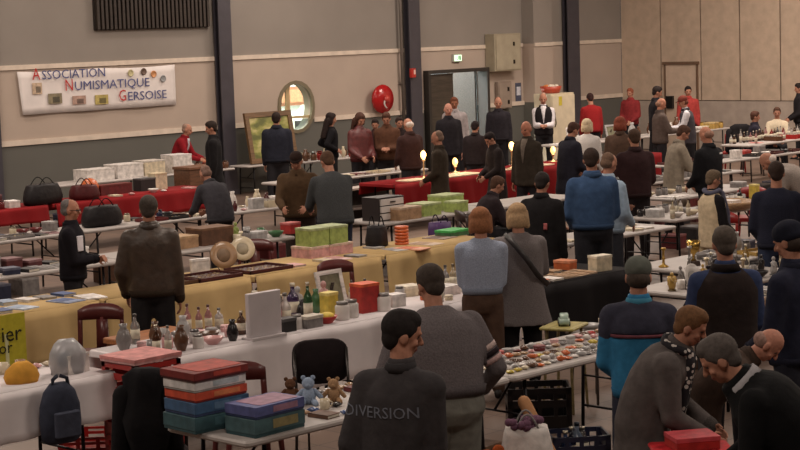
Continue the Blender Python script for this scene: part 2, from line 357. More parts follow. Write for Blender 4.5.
# ------------------------------------------------------------------ people
POST = []          # (object, callback) after the voxel surfaces are made
def voxel(o, size, it=3):
    m = o.modifiers.new('r', 'REMESH'); m.mode = 'VOXEL'; m.voxel_size = size; m.use_smooth_shade = True
    s = o.modifiers.new('s', 'SMOOTH'); s.factor = .5; s.iterations = it
    BATCH.append(o)
BATCH = []
SKIN = (176, 120, 96)
def ik(s, w, l1, l2, pole):
    d = w - s; L = d.length
    if L > (l1 + l2) * .995: w = s + d * ((l1 + l2) * .995 / L); d = w - s; L = d.length
    a = (l1 * l1 - l2 * l2 + L * L) / (2 * L); h = math.sqrt(max(l1 * l1 - a * a, 0))
    dn = d.normalized(); p = pole - dn * pole.dot(dn); p.normalize()
    return s + dn * a + p * h, w
ARMS = {'down': (.06, .05, -.62), 'fwd': (-.05, .36, -.28), 'table': (-.04, .36, -.36), 'clasp': (-.15, .27, -.3), 'hip': (.05, .06, -.36),
        'read': (-.08, .36, -.22), 'back': (.06, -.08, -.6), 'low': (-.04, .24, -.44), 'reach': (.02, .56, -.3), 'pocket': (.06, .10, -.52)}
PEOPLE = []
def person(px, py, face, label, Y=None, X=None, h=None, top=('jacket', (40, 36, 36)), trousers=(38, 36, 40), hair=('short', (50, 38, 30)), lean=0, hp=8, hy=0,
           L='down', Rr='down', sit=False, girth=1.07, skin=SKIN, shirt=None, shoes=(30, 26, 26), extra=(), group=None, lscale=1.0, collar=None, slean=0, hem=None):
    g = girth
    hz = .93 if not sit else .57
    zo = hz - .93
    sl = math.sin(R(slean))
    def T(x, y, z):
        v = T_(x, y, z)
        if z > .9: v.x += sl * (z - .9)
        return v
    def T_(x, y, z):
        """torso point, bent forward along the spine"""
        if z <= .9: return Vector((x, y - (.12 * math.sin(R(lean)) if z > .6 and not sit else 0), z + zo))
        cy, cz, a, zz = -(.12 * math.sin(R(lean)) if not sit else 0), .9, 0, .9
        while zz < z - 1e-6:
            st = min(.04, z - zz); a = R(lean) * min(1, max(0, (zz - .88) / .34)); cy += math.sin(a) * st; cz += math.cos(a) * st; zz += st
        a = R(lean) * min(1, max(0, (z - .88) / .34))
        return Vector((x, cy + y * math.cos(a), cz - y * math.sin(a) + zo))
    nb = T(0, 0, 1.50); aN = R(lean)
    HP = R(hp)
    hm = Matrix.Rotation(-R(hy), 3, 'Z') @ Matrix.Rotation(-HP, 3, 'X')
    up_ = Vector((0, math.sin((aN * .6 + HP) / 1.6), math.cos((aN * .6 + HP) / 1.6)))
    hc = nb + up_ * .135
    Hd = lambda p: hc + hm @ Vector(p)
    topz = max((Hd(p)).z for p in ((0, 0, .125), (0, -.06, .11), (0, .05, .11), (0, -.1, .05))); tp = Vector((hc.x, hc.y, topz))
    # place: the top of the head sits on the line of sight, at hall depth Y or for body height h
    fa = FWD - R(face) - PI / 2
    if Y is not None: q = aty(px, py, Y); k = q.z / topz; print('H %-46s %.2f' % (label[:46], k * 1.75))
    elif X is not None: q = atx(px, py, X); k = q.z / topz; print('H %-46s %.2f' % (label[:46], k * 1.75))
    else: k = h / 1.75; q = at(px, py, topz * k)
    off = Matrix.Rotation(fa, 3, 'Z') @ Vector((tp.x * k, tp.y * k, 0))
    root = thing('person', label, 'person', (q.x - off.x, q.y - off.y, 0), fa, group)
    root.scale = (k, k, k)
    dist = math.hypot(q.x, q.y); near = dist < 13.5; mid = dist < 20
    vb = .0075 if near else (.0095 if mid else .012); vc = .016 if near else (.02 if mid else .025)
    # joints
    sh = {s: T(s * .172 * (.5 + .5 * g), 0, 1.378) for s in (-1, 1)}
    arm = {}
    for s, key in ((-1, L), (1, Rr)):
        o = ARMS[key] if isinstance(key, str) else key
        aa = aN * (0 if key in ('down', 'table', 'low') else .6)
        ov = Vector((s * o[0] * (1), o[1] * math.cos(aa) + o[2] * math.sin(aa) * .3, o[2] * math.cos(aa) - o[1] * math.sin(aa) * .5))
        pole = Vector((s * .5, -.7, -.35)) if key != 'hip' else Vector((s * .35, -1, .1))
        e, w = ik(sh[s], sh[s] + ov, .31, .265, pole); arm[s] = (e, w)
    st = .105; kn = {}; an = {}; hip = {}
    for s in (-1, 1):
        hip[s] = T(s * .09, 0, .9)
        if sit: kn[s] = Vector((s * .13, .43, .535)); an[s] = Vector((s * .13, .44, .09))
        else: kn[s] = Vector((s * .115, -.02 + .03 * s, .5)); an[s] = Vector((s * (st + .02), -.03 + .05 * s, .09))
    # ---- body: one skin surface with head, hands and feet
    b = MB()
    b.ell((0, -.002, .02), (.074, .095, .1), Hd, n=16, k=10).ell((0, .016, -.045), (.058, .072, .07), Hd, n=16, k=10).ell((0, .045, -.085), (.032, .035, .028), Hd)
    b.cap(Hd((0, .088, .01)), Hd((0, .109, -.028)), .009, .0145).cap(Hd((-.035, .082, .022)), Hd((.035, .082, .022)), .011, .011)
    for s in (-1, 1):
        b.ell((s * .076, -.006, -.012), (.012, .022, .034), Hd); b.ell((s * .04, .062, -.03), (.022, .02, .02), Hd)
    b.ell((0, .084, -.062), (.024, .011, .012), Hd)
    b.cap(nb - up_ * .06, hc - up_ * .03 + Vector((0, -.01, 0)), .06, .054, n=12)
    b.cap(T(0, 0, 1.39), T(0, 0, 1.2), .07, .1).cap(T(0, 0, 1.2), T(0, 0, .93), .1, .1)
    for s in (-1, 1):
        e, w = arm[s]
        b.cap(T(0, 0, 1.39), sh[s], .04, .04).cap(sh[s], e, .045, .038).cap(e, w, .038, .027)
        d = (w - e).normalized(); n_ = Vector((-s, .0, -.5)); n_ = (n_ - d * n_.dot(d)).normalized(); sd = d.cross(n_).normalized()
        if sd.dot(Vector((0, 1, .3))) < 0: sd = -sd        # thumb side
        # palm
        for t_ in (-.026, -.009, .009, .026): b.cap(w + sd * t_ * .5, w + d * .085 + sd * t_, .014, .013, n=8)
        for i, (t_, ln) in enumerate(((.033, .068), (.011, .076), (-.011, .07), (-.033, .055))):
            p0 = w + d * .085 + sd * t_; d1 = (d + n_ * .35 + sd * t_ * 4).normalized(); p1 = p0 + d1 * ln * .55; d2 = (d + n_ * 1.1 + sd * t_ * 3).normalized()
            b.cap(p0, p1, .0095, .0088, n=7).cap(p1, p1 + d2 * ln * .5, .0088, .0075, n=7)
        p0 = w + d * .025 + sd * .02; p1 = p0 + (d * .5 + sd * .8 + n_ * .3).normalized() * .045
        b.cap(p0, p1, .013, .0105, n=7).cap(p1, p1 + (d + sd * .25 + n_ * .3).normalized() * .035, .0105, .0085, n=7)
        b.cap(T(s * .05, 0, .93), hip[s], .07, .07).cap(hip[s], kn[s], .07, .05).cap(kn[s], an[s], .048, .035)
        b.cap(an[s], an[s] + Vector((0, .12, -.045)), .035, .03)
    body = b.build('body', [mat(skin, 'skin'), mat((58, 40, 34), 'plain', .3), mat((150, 82, 74), 'skin')], root); voxel(body, vb, 2)
    def face_paint(o, Hi=hm.transposed(), hc=hc.copy()):
        me = o.data
        for p in me.polygons:
            c = Hi @ (Vector(p.center) - hc)
            if c.y > .06:
                if abs(abs(c.x) - .031) < .013 and abs(c.z - .002) < .0075: p.material_index = 1
                elif abs(c.x) < .024 and abs(c.z + .063) < .007: p.material_index = 2
    POST.append((body, face_paint))
    # ---- trousers and shoes
    b = MB()
    def ring(z, w, d, yo=0, n=20, ex=2.4):
        out = []
        for j in range(n):
            t = 2 * PI * j / n; c, s_ = math.cos(t), math.sin(t)
            x = w * g * math.copysign(abs(c) ** (2 / ex), c); y = d * g * math.copysign(abs(s_) ** (2 / ex), s_) + yo
            out.append(T(x, y, z))
        return out
    b.loft([ring(.80, .14, .10), ring(.88, .172, .122), ring(.98, .165, .115), ring(1.06, .155, .11)])
    for s in (-1, 1):
        b.cap(hip[s] + Vector((0, 0, .02)), kn[s], .098 * g, .075 * g, n=14).cap(kn[s], an[s] + Vector((0, 0, .0)), .076 * g, .066, n=14)
    tr = b.build('trousers', mat(trousers, 'cloth'), root); voxel(tr, vc)
    for s in (-1, 1):
        f = MB(); a = an[s]; fd = Vector((s * .15, 1, 0)).normalized(); sdv = Vector((fd.y, -fd.x, 0)); rings = []
        for t_, w_, z1 in ((-.075, .028, .07), (-.05, .036, .095), (.0, .038, .1), (.06, .043, .075), (.12, .047, .055), (.165, .038, .045), (.19, .018, .03)):
            c = Vector((a.x, a.y, 0)) + fd * t_
            rings.append([c + sdv * w_ * math.cos(2 * PI * j / 10) + Vector((0, 0, z1 / 2 + z1 / 2 * math.sin(2 * PI * j / 10))) for j in range(10)])
        f.loft(rings).build('shoe', mat(shoes, 'leather'), root)
    # ---- clothes on the upper body
    kind, tc = top[0], top[1]
    ck = {'jacket': 'cloth', 'leather': 'leather', 'coat': 'cloth', 'sweater': 'knit', 'tunic': 'knit', 'vest': 'cloth', 'blazer': 'cloth', 'longvest': 'cloth'}[kind]
    prof = [(.86, .185, .135), (.95, .19, .138), (1.08, .185, .132), (1.2, .192, .135), (1.32, .192, .135), (1.39, .165, .12), (1.44, .115, .092), (1.485, .078, .078), (1.53, .07, .07)]
    if kind == 'sweater': prof = [(.87, .178, .128), (.94, .182, .13), (1.06, .17, .12), (1.2, .183, .125), (1.32, .185, .125), (1.39, .158, .112), (1.445, .105, .085), (1.49, .07, .068)]
    if hem: prof = [(hem, prof[0][1] * .97, prof[0][2] * .97)] + [q_ for q_ in prof if q_[0] > hem + .04]
    if kind in ('coat', 'blazer'): prof = ([(.50, .225, .17), (.7, .21, .155)] if kind == 'coat' else [(.76, .2, .145)]) + prof
    if kind == 'longvest': prof = [(.76, .195, .145)] + prof
    if kind == 'tunic': prof = [(.62, .25, .185), (.72, .225, .165), (.86, .2, .145), (1.0, .185, .13), (1.2, .185, .13), (1.32, .185, .13), (1.39, .158, .115), (1.445, .105, .085), (1.49, .07, .068)]
    def torso(mb, prof, gr=0):
        mb.loft([ring(z, w + gr, d + gr) for z, w, d in prof])
    def sleeves(mb, gr=0, fl=1.0):
        thick = {'jacket': 1.12, 'leather': 1.12, 'coat': 1.15}.get(kind, 1.0) * fl
        for s in (-1, 1):
            e, w = arm[s]; d = (w - e).normalized()
            mb.cap(T(s * .06, -.005, 1.42), sh[s], .055 + gr, .072 * thick + gr, n=14)
            mb.cap(sh[s], e, .07 * thick * (.4 + .6 * g) + gr, .058 * thick + gr, n=14).cap(e, w - d * .015, .06 * thick + gr, .045 * thick + gr, n=14)
    vest = kind in ('vest', 'longvest')
    tname = {'leather': 'jacket', 'longvest': 'vest'}.get(kind, kind)
    if vest:
        b = MB(); torso(b, [(z, w - .012, d - .012) for z, w, d in prof if z >= .86]); sleeves(b)
        o = b.build('shirt', mat(top[2], 'cloth'), root); voxel(o, vc)
        b = MB(); torso(b, [(z, w + .004, d + .004) for z, w, d in prof if z < 1.48])
        for s in (-1, 1): b.cap(T(s * .07, 0, 1.405), T(s * .13, 0, 1.375), .075, .08)
        tobj = b.build(tname, mat(tc, ck), root); voxel(tobj, vc)
    else:
        b = MB(); torso(b, prof); sleeves(b)
        tobj = b.build(tname, mat(tc, ck), root); voxel(tobj, vc)
    if kind in ('jacket', 'leather', 'coat', 'blazer', 'vest', 'longvest'):
        cb = MB(); cc = tuple(int(v * .85) for v in tc) if collar is None else collar
        r0, r1 = [ring(z, w, d, yo, 16, 2) for z, w, d, yo in ((1.452, .098, .09, -.0), (1.50, .080, .080, -.008))]
        cb.loft([r0, r1, [p + (nb - p) * .12 + Vector((0, 0, .004)) for p in r1]], caps=False); o = cb.build('collar', mat(cc, ck), root)
        md = o.modifiers.new('t', 'SOLIDIFY'); md.thickness = .008
    if kind in ('jacket', 'sweater', 'leather'):
        hb = MB(); z0 = prof[0][0] - .005; hb.loft([ring(z0, prof[0][1] * .985, prof[0][2] * .985), ring(z0 + .055, prof[0][1] * 1.0 + .006, prof[0][2] + .006)], caps=True)
        hb.build('waistband', mat(tuple(int(v * .8) for v in tc), 'knit'), root)
    if near or mid:
        for s in (-1, 1):
            e, w = arm[s]; d = (w - e).normalized(); tk = {'jacket': 1.12, 'leather': 1.12, 'coat': 1.15}.get(kind, 1.0)
            MB().cap(w - d * .035, w - d * .005, .046 * tk, .046 * tk, n=12).build('cuff', mat(tuple(int(v * .8) for v in (top[2] if vest else tc)), 'knit'), root)
    if shirt:
        def fy(z):
            for (z0, w0, d0), (z1, w1, d1) in zip(prof[:-1], prof[1:]):
                if z0 <= z <= z1: return (d0 + (d1 - d0) * (z - z0) / (z1 - z0)) * g
            return .08
        sb = MB(); rings = []
        for z, w in ((1.12, .008), (1.2, .022), (1.3, .042), (1.38, .058), (1.44, .066), (1.49, .06)):
            y = fy(z) + .004
            rings.append([T(-w, y - .03, z), T(-w * .6, y + .006, z), T(w * .6, y + .006, z), T(w, y - .03, z), T(0, y - .06, z)])
        sb.loft(rings).build('shirt_front', mat(shirt, 'cloth'), root)
    # ---- hair or hat
    style, hcol = hair
    hb = MB()
    if style in ('short', 'bob', 'long', 'bun'):
        hb.ell((0, -.016, .036), (.084, .099, .093), Hd, n=16, k=10).ell((0, .018, .075), (.068, .07, .055), Hd).ell((0, -.046, -.022), (.067, .054, .066), Hd)
        for s in (-1, 1): hb.ell((s * .066, -.012, .03), (.02, .05, .05), Hd)
    if style in ('bob', 'long'):
        hb.ell((0, -.035, -.03), (.1, .085, .10), Hd, n=16).ell((0, -.03, .045), (.095, .1, .09), Hd, n=16)
        for s in (-1, 1): hb.cap(Hd((s * .08, -.01, .04)), Hd((s * .088, .0, -.09)), .03, .028)
    if style == 'long':
        a = Hd((0, -.075, -.04)); bk = T(0, -.15 * g, 1.28)
        for s in (-.07, 0, .07): hb.cap(a + Vector((s, 0, 0)), bk + Vector((s * 1.25, 0, .02 * abs(s))), .05, .042)
    if style == 'bun': hb.ell((0, -.12, .04), (.045, .045, .045), Hd)
    if style in ('bald', 'receding'):
        hb.ell((0, -.045, -.012), (.08, .072, .06), Hd, n=16, k=10)
        if style == 'receding': hb.ell((0, -.045, .05), (.077, .072, .075), Hd, n=16, k=10)
    if style == 'cap': hb.ell((0, -.03, -.02), (.08, .08, .065), Hd, n=16)
    ho = hb.build('hair', mat(hcol, 'hair'), root); voxel(ho, .009 if near else .013, 2)
    for ex in extra: ex(locals())
    if sit: chair(root.location.x + .06 * math.sin(fa), root.location.y - .06 * math.cos(fa), fa, sit, (60, 44, 42))
    PEOPLE.append(root)
    return root
# extras for single people (each gets the person's own measures)
def E_cap(c, brim=True, beanie=False):
    def f(v):
        Hd, root = v['Hd'], v['root']; b = MB()
        b.ell((0, -.008, .055), (.09, .108, .085), Hd, n=18, k=12)
        if beanie: b.ell((0, -.02, .03), (.09, .1, .06), Hd, n=18, k=12)
        o = b.build('cap', mat(c, 'cloth'), root); voxel(o, .009, 3)
        if brim:
            bb = MB(); t, u = [], []
            for k in range(9):
                a = PI * k / 8; t.append(Hd((.075 * math.cos(a), .07 + .085 * math.sin(a), .045 - .012 * math.sin(a)))); u.append(Hd((.075 * math.cos(a), .07 + .085 * math.sin(a), .053 - .012 * math.sin(a))))
            bb.loft([t, u]).build('cap_brim', mat(tuple(int(x * .8) for x in c), 'cloth'), root)
    return f
def E_patch(x, y, z, w, h, c, name='badge'):
    """flat patch sewn on the chest, back or arm"""
    def f(v):
        T, root = v['T'], v['root']; n = 5; rings = []
        sgn = 1 if y > 0 else -1
        A = [[T(x + w * (i / n - .5), y - sgn * abs((x + w * (i / n - .5))) ** 2 * 1.2, z + h * (k / n - .5)) for i in range(n + 1)] for k in range(n + 1)]
        m = MB()
        for dy in (0,):
            vs = [p for r in A for p in r]; fs = [(k * (n + 1) + i, k * (n + 1) + i + 1, (k + 1) * (n + 1) + i + 1, (k + 1) * (n + 1) + i) for k in range(n) for i in range(n)]
            m.add(vs, fs)
        o = m.build(name, mat(c, 'cloth'), root); md = o.modifiers.new('t', 'SOLIDIFY'); md.thickness = .012; md.offset = 0
    return f
def E_side_patch(c):
    def f(v):
        s = 1 if v['face'] < 180 else -1
        e, w = v['arm'][1]; a = v['sh'][1]
        T, root = v['T'], v['root']
        MB().rbox(T(.13, .118, 1.27), (.09, .03, .17), .01, rz=-.6).build('reflective_patch', mat(c, 'plain'), root)
    return f
def E_stripes(side, cols):
    def f(v):
        a, (e, w) = v['sh'][side], v['arm'][side]; d = e - a
        for i, c in enumerate(cols):
            p = a + d * (.50 + .13 * i); q = a + d * (.60 + .13 * i)
            r = .0745 - .004 * i
            b = MB(); q_ = d.to_track_quat('Z', 'Y').to_matrix(); rings = []
            for pt, rr in ((p, r - .01), (p, r), (q, r - .003), (q, r - .014)): rings.append([pt + q_ @ Vector((rr * math.cos(2 * PI * j / 16), rr * math.sin(2 * PI * j / 16), 0)) for j in range(16)])
            b.loft(rings).build('sleeve_stripe', mat(c, 'knit'), v['root'])
    return f
def E_strap(c, bag=None, side=1):
    def f(v):
        T, root = v['T'], v['root']; g = v['g']
        pts = [T(-side * .13, .05, 1.47), T(-side * .12, -.08, 1.46), T(-side * .06, -.155 * g, 1.38), T(side * .04, -.165 * g, 1.25), T(side * .14, -.15 * g, 1.1), T(side * .215 * g, -.05, .98)]
        m = MB(); rings = []
        for i, p in enumerate(pts):
            u = Vector((.018 * side, 0, .018)); rings.append([p + u, p + u + Vector((0, -.012, 0)), p - u + Vector((0, -.012, 0)), p - u])
        m.loft(rings).build('bag_strap', mat(c, 'leather'), root)
        if bag:
            b = MB(); b.ell(tuple(T(side * .25 * g, -.02, .9)), (.075, .15, .13)); o = b.build('shoulder_bag', mat(bag, 'leather'), root); voxel(o, .02)
    return f
def E_yoke(c, line):
    def f(v):
        T, root, sh, arm, g, ring, prof = (v[k] for k in ('T', 'root', 'sh', 'arm', 'g', 'ring', 'prof'))
        b = MB(); b.loft([ring(z, w + .009, d + .009) for z, w, d in ((1.27, .1955, .135), (1.32, .192, .135), (1.39, .165, .12), (1.44, .115, .092), (1.485, .078, .078))])
        for s in (-1, 1):
            e = sh[s] + (arm[s][0] - sh[s]) * .34
            b.cap(T(s * .06, -.005, 1.42), sh[s], .064, .087, n=14).cap(sh[s], e, .087, .082, n=14)
        o = b.build('yoke', mat(c, 'cloth'), root); voxel(o, v['vc'])
        b = MB(); b.loft([ring(1.255, .2045, .144), ring(1.275, .2055, .145)]).build('piping', mat(line, 'cloth'), root)
    return f
def E_scarf(c, hang=True, dots=None):
    def f(v):
        T, root, g = v['T'], v['root'], v['g']; b = MB()
        pts = [T(.1 * math.cos(t), .095 * math.sin(t), 1.485 + .015 * math.sin(2 * t)) for t in [2 * PI * k / 14 for k in range(15)]]
        for p, q in zip(pts[:-1], pts[1:]): b.cap(p, q, .032, .032, n=8)
        if hang:
            for x in (-.06, .07): b.cap(T(x, .11, 1.46), T(x * 1.1, .165 * g, 1.2), .035, .04).cap(T(x * 1.1, .165 * g, 1.2), T(x * 1.2, .17 * g, .95), .04, .035)
        o = b.build('scarf', c if not isinstance(c, tuple) else mat(c, 'knit'), root); voxel(o, .014)
    return f
def E_backtext(body, c, z=1.2, size=.075):
    def f(v):
        root, tobj = v['root'], v['tobj']; lean = v['lean']
        def later(o):
            dg = [p.co for p in o.data.vertices]; bv = BVHTree.FromPolygons([tuple(p) for p in dg], [tuple(p.vertices) for p in o.data.polygons])
            t, w = text_mesh('back_lettering', body, size, mat(c, 'cloth'), root, Matrix.Identity(4), extrude=0)
            keep = v['T'](0, -.14, z)
            for q in t.data.vertices:
                x = q.co.x - w / 2; zz = keep.z + q.co.y; hit = bv.ray_cast(Vector((x, -1, zz)), Vector((0, 1, 0)))
                q.co = Vector((x, (hit[0].y if hit[0] else keep.y) - .005, zz))
        POST.append((tobj, later))
    return f
def E_glasses(v):
    Hd, root = v['Hd'], v['root']; b = MB()
    for s in (-1, 1):
        b.tube([Hd((s * .033 + .02 * math.cos(2 * PI * k / 10), .103, .002 + .015 * math.sin(2 * PI * k / 10))) for k in range(11)], .003, n=5)
        b.tube([Hd((s * .053, .1, .004)), Hd((s * .08, .0, .004))], .003, n=5)
    b.tube([Hd((-.013, .106, .004)), Hd((.013, .106, .004))], .003, n=5); b.build('glasses', mat((30, 28, 28), 'plastic'), root)
def flush_people():
    dg = bpy.context.evaluated_depsgraph_get()
    new = [(o, bpy.data.meshes.new_from_object(o.evaluated_get(dg))) for o in BATCH]
    for o, me in new:
        mats = list(o.data.materials); o.modifiers.clear(); old = o.data; nm = old.name; o.data = me; bpy.data.meshes.remove(old); me.name = nm
        if not len(me.materials):
            for m in mats: me.materials.append(m)
        me.polygons.foreach_set('use_smooth', [True] * len(me.polygons))
    for o, fn in POST: fn(o)
# ------------------------------------------------------------------ furniture and goods
COL = {'red': (176, 38, 34), 'dark red': (104, 26, 28), 'maroon': (82, 28, 30), 'orange': (206, 96, 44), 'yellow': (206, 178, 60), 'cream': (208, 192, 162), 'white': (216, 208, 202),
       'grey': (128, 122, 120), 'silver': (168, 164, 162), 'black': (34, 30, 32), 'brown': (96, 62, 42), 'tan': (166, 128, 92), 'green': (62, 108, 66), 'lime': (150, 168, 84), 'teal': (60, 108, 116),
       'blue': (62, 84, 136), 'navy': (36, 40, 66), 'pale blue': (142, 160, 186), 'purple': (80, 54, 104), 'pink': (206, 150, 148), 'gold': (180, 142, 66)}
TT = .74
def TZ(cloth): return TT + (.008 if cloth else 0)
def folding_table(x0, x1, y0, y1, label, top=(174, 165, 160), leg=(48, 46, 48)):
    w, d = x1 - x0, y1 - y0
    t = thing('folding_table', label, 'table', ((x0 + x1) / 2, (y0 + y1) / 2, 0))
    MB().rbox((0, 0, TT - .02), (w, d, .04), .04).build('tabletop', mat(top, 'plastic', .5), t)
    m = mat(leg, 'metal', .5)
    for s in (-1, 1):
        x = s * (w / 2 - .22)
        for q in (-1, 1): MB().tube([(x, q * (d / 2 - .1), TT - .04), (x, q * (d / 2 - .08), .01)], .014).build('leg', m, t)
        MB().tube([(x, -(d / 2 - .085), .18), (x, d / 2 - .085, .18)], .01).tube([(x, 0, .42), (x - s * .3, 0, TT - .04)], .009).tube([(x, -(d / 2 - .085), .42), (x, d / 2 - .085, .42)], .008).build('brace', m, t)
    return t
def tablecloth(x0, x1, y0, y1, drop, label, c, back=.18, side=.06, seed=1, seams=0, front_only=False):
    """cloth over a table: flat top, wavy skirts"""
    w, d = x1 - x0, y1 - y0; rs = random.Random(seed); m = MB()
    o_ = .012; hx, hy = w / 2 + o_, d / 2 + o_
    nx = max(8, int(w / .07)); z1 = .006
    ph = [rs.uniform(0, 6.28) for _ in range(4)]
    def wave(t, z): return (.018 * math.sin(t * 9 + ph[0]) + .012 * math.sin(t * 23 + ph[1]) + .006 * math.sin(t * 47 + ph[2])) * min(1, -z / .25 if z < 0 else 0)
    m.add([(-hx, -hy, z1), (hx, -hy, z1), (hx, hy, z1), (-hx, hy, z1)], [(0, 1, 2, 3)])
    def skirt(p, q, nrm, dr):
        n = max(6, int((Vector(q) - Vector(p)).length / .06)); rows = 6; vs = []; fs = []
        for k in range(rows + 1):
            z = -dr * k / rows
            for i in range(n + 1):
                t = i / n; b = Vector(p).lerp(Vector(q), t); ln = t * (Vector(q) - Vector(p)).length
                dz = z + (.012 * math.sin(ln * 3 + ph[3])) * (k / rows)
                of = .012 * (k > 0) + wave(ln, z) + .035 * min(1, dr / .3) * (k / rows) ** 1.5
                vs.append((b.x + nrm[0] * of, b.y + nrm[1] * of, dz + z1))
        for k in range(rows):
            for i in range(n): a = k * (n + 1) + i; fs.append((a, a + n + 1, a + n + 2, a + 1))
        m.add(vs, fs)
    skirt((-hx, -hy, 0), (hx, -hy, 0), (0, -1), drop)
    skirt((hx, hy, 0), (-hx, hy, 0), (0, 1), back)
    skirt((-hx, hy, 0), (-hx, -hy, 0), (-1, 0), side); skirt((hx, -hy, 0), (hx, hy, 0), (1, 0), side)
    o = m.build('tablecloth', mat(c, 'sheet'), loc=((x0 + x1) / 2, (y0 + y1) / 2, TT)); md = o.modifiers.new('t', 'SOLIDIFY'); md.thickness = .004; md.offset = 1
    return tag(o, label, 'tablecloth')
def chair(x, y, rz, label, c, kind='plastic', group=None):
    t = thing('plastic_chair' if kind == 'plastic' else 'padded_chair', label, 'chair', (x, y, 0), rz, group)   # faces local +Y
    m = mat(c, 'plastic' if kind == 'plastic' else 'cloth')
    if kind == 'plastic':
        MB().rbox((0, 0, .44), (.42, .42, .03), .06).box((0, .2, .425), (.36, .03, .05)).build('seat', m, t)
        b = MB()
        def bp(x, z): return Vector((x, -.19 - .12 * (z - .45) - .05 * (1 - (x / .21) ** 2), z))
        for xs in (-1, 1): b.loft([[bp(xs * (.17 + .035 * q), z) + Vector((0, d, 0)) for q, d in ((0, 0), (1, 0), (1, .022), (0, .022))] for z in (.44, .55, .66, .76)])
        top = []
        for k in range(9):
            x = -.205 + .41 * k / 8; hgt = .84 - .05 * (abs(x) / .205) ** 3
            top.append([bp(x, .70), bp(x, hgt), bp(x, hgt) + Vector((0, .022, 0)), bp(x, .70) + Vector((0, .022, 0))])
        b.loft(top); b.loft([[bp(x_, z) + Vector((0, d, 0)) for x_, d in ((-.05, 0), (.05, 0), (.05, .02), (-.05, .02))] for z in (.44, .58, .72)])
        b.build('backrest', m, t)
        for sx in (-1, 1):
            for sy in (-1, 1): MB().cap((sx * .18, sy * .17, .43), (sx * .21, sy * .21, .012), .022, .017, n=8).build('leg', m, t)
    else:
        MB().rbox((0, 0, .45), (.44, .44, .06), .08).build('seat', m, t)
        MB().loft([[Vector((.215 * math.copysign(abs(math.cos(a)) ** .5, math.cos(a)) * k, -.23 - .02 * j - .04 * (1 - math.cos(a) ** 2 * .6), .70 + .17 * math.copysign(abs(math.sin(a)) ** .5, math.sin(a)) * k)) for a in [2 * PI * i / 24 for i in range(24)]] for j, k in ((-.8, .94), (-.3, 1), (.9, 1), (1.4, .93))]).build('backrest', m, t)
        lm = mat((70, 66, 64), 'metal')
        for sx in (-1, 1):
            MB().tube([(sx * .2, -.24, .8), (sx * .2, -.2, .45), (sx * .21, -.24, .01)], .012).build('leg', lm, t); MB().tube([(sx * .2, -.2, .43), (sx * .2, .19, .43), (sx * .21, .22, .01)], .012).build('leg', lm, t)
    return t
# ---- goods: every maker gets (loc, rz, colour name, label) and returns one top-level thing
def _t(name, cat, loc, rz, label, group=None): return thing(name, label, cat, loc, rz, group)
def _one(mb, name, cat, mats, loc, rz, label, group=None): return tag(mb.build(name, mats, loc=loc, rz=rz), label, cat, group)
def dk(c, k=.6): return tuple(int(v * k) for v in c)
def lt(c, k=.4): return tuple(int(v + (255 - v) * k) for v in c)
def g_book(loc, rz, c, label, s=1):
    w, d, h = .15 * s, .21 * s, rnd.uniform(.018, .035); t = _t('book', 'book', loc, rz, label); cc = mat(COL[c], 'print')
    MB().box((0, 0, .002), (w, d, .004)).box((0, 0, h - .002), (w, d, .004)).box((-w / 2 + .002, 0, h / 2), (.004, d, h)).build('cover', cc, t)
    MB().box((.002, 0, h / 2), (w - .01, d - .008, h - .008)).build('pages', mat((206, 198, 182), 'paper'), t); return t
def g_album(loc, rz, c, label, s=1):
    t = _t('open_album', 'album', loc, rz, label); w, d = .23 * s, .3 * s
    for q in (-1, 1):
        m = MB(); m.add([(0, -d / 2, .004), (q * w, -d / 2, .022), (q * w, d / 2, .022), (0, d / 2, .004), (0, -d / 2, 0), (q * w, -d / 2, .0), (q * w, d / 2, .0), (0, d / 2, 0)], [(0, 1, 2, 3), (7, 6, 5, 4), (0, 4, 5, 1), (1, 5, 6, 2), (2, 6, 7, 3), (3, 7, 4, 0)], 0, False)
        p = m.build('page', mat(lt(COL[c], .25), 'paper'), t)
        mm = MB()
        for i in range(2):
            for j in range(3): mm.box((q * w * (.28 + .44 * i), d * (-.33 + .33 * j), .0075 + .018 * (.28 + .44 * i)), (w * .34, d * .24, .003))
        mm.build('mounted_cards', mat(COL[c], 'print'), p)
    return t
def g_box(loc, rz, c, label, s=1, d3=None, lid=None):
    w, d, h = d3 or (rnd.uniform(.12, .22) * s, rnd.uniform(.12, .2) * s, rnd.uniform(.06, .16) * s); t = _t('carton_box', 'box', loc, rz, label)
    MB().rbox((0, 0, h / 2), (w, d, h), .004).build('box_body', mat(COL[c], 'print'), t)
    MB().rbox((0, 0, h - .012 + .002), (w + .006, d + .006, .026), .004).build('lid', mat(lid or lt(COL[c], .25), 'print'), t); return t
def g_game(loc, rz, c, label, d3, lid, art):
    w, d, h = d3; t = _t('game_box', 'game box', loc, rz, label)
    MB().rbox((0, 0, h * .4), (w - .006, d - .006, h * .8), .004).build('box_base', mat(dk(COL[c], .7), 'print'), t)
    l = MB().rbox((0, 0, h * .6), (w, d, h * .8), .004).build('lid', mat(lid, 'print'), t)
    MB().rbox((.02, 0, h + .0015), (w * .8, d * .8, .003), .02).box((w * .1, -d / 2 - .001, h * .6), (w * .5, .003, h * .5)).build('box_art', mat(art, 'print'), l); return t
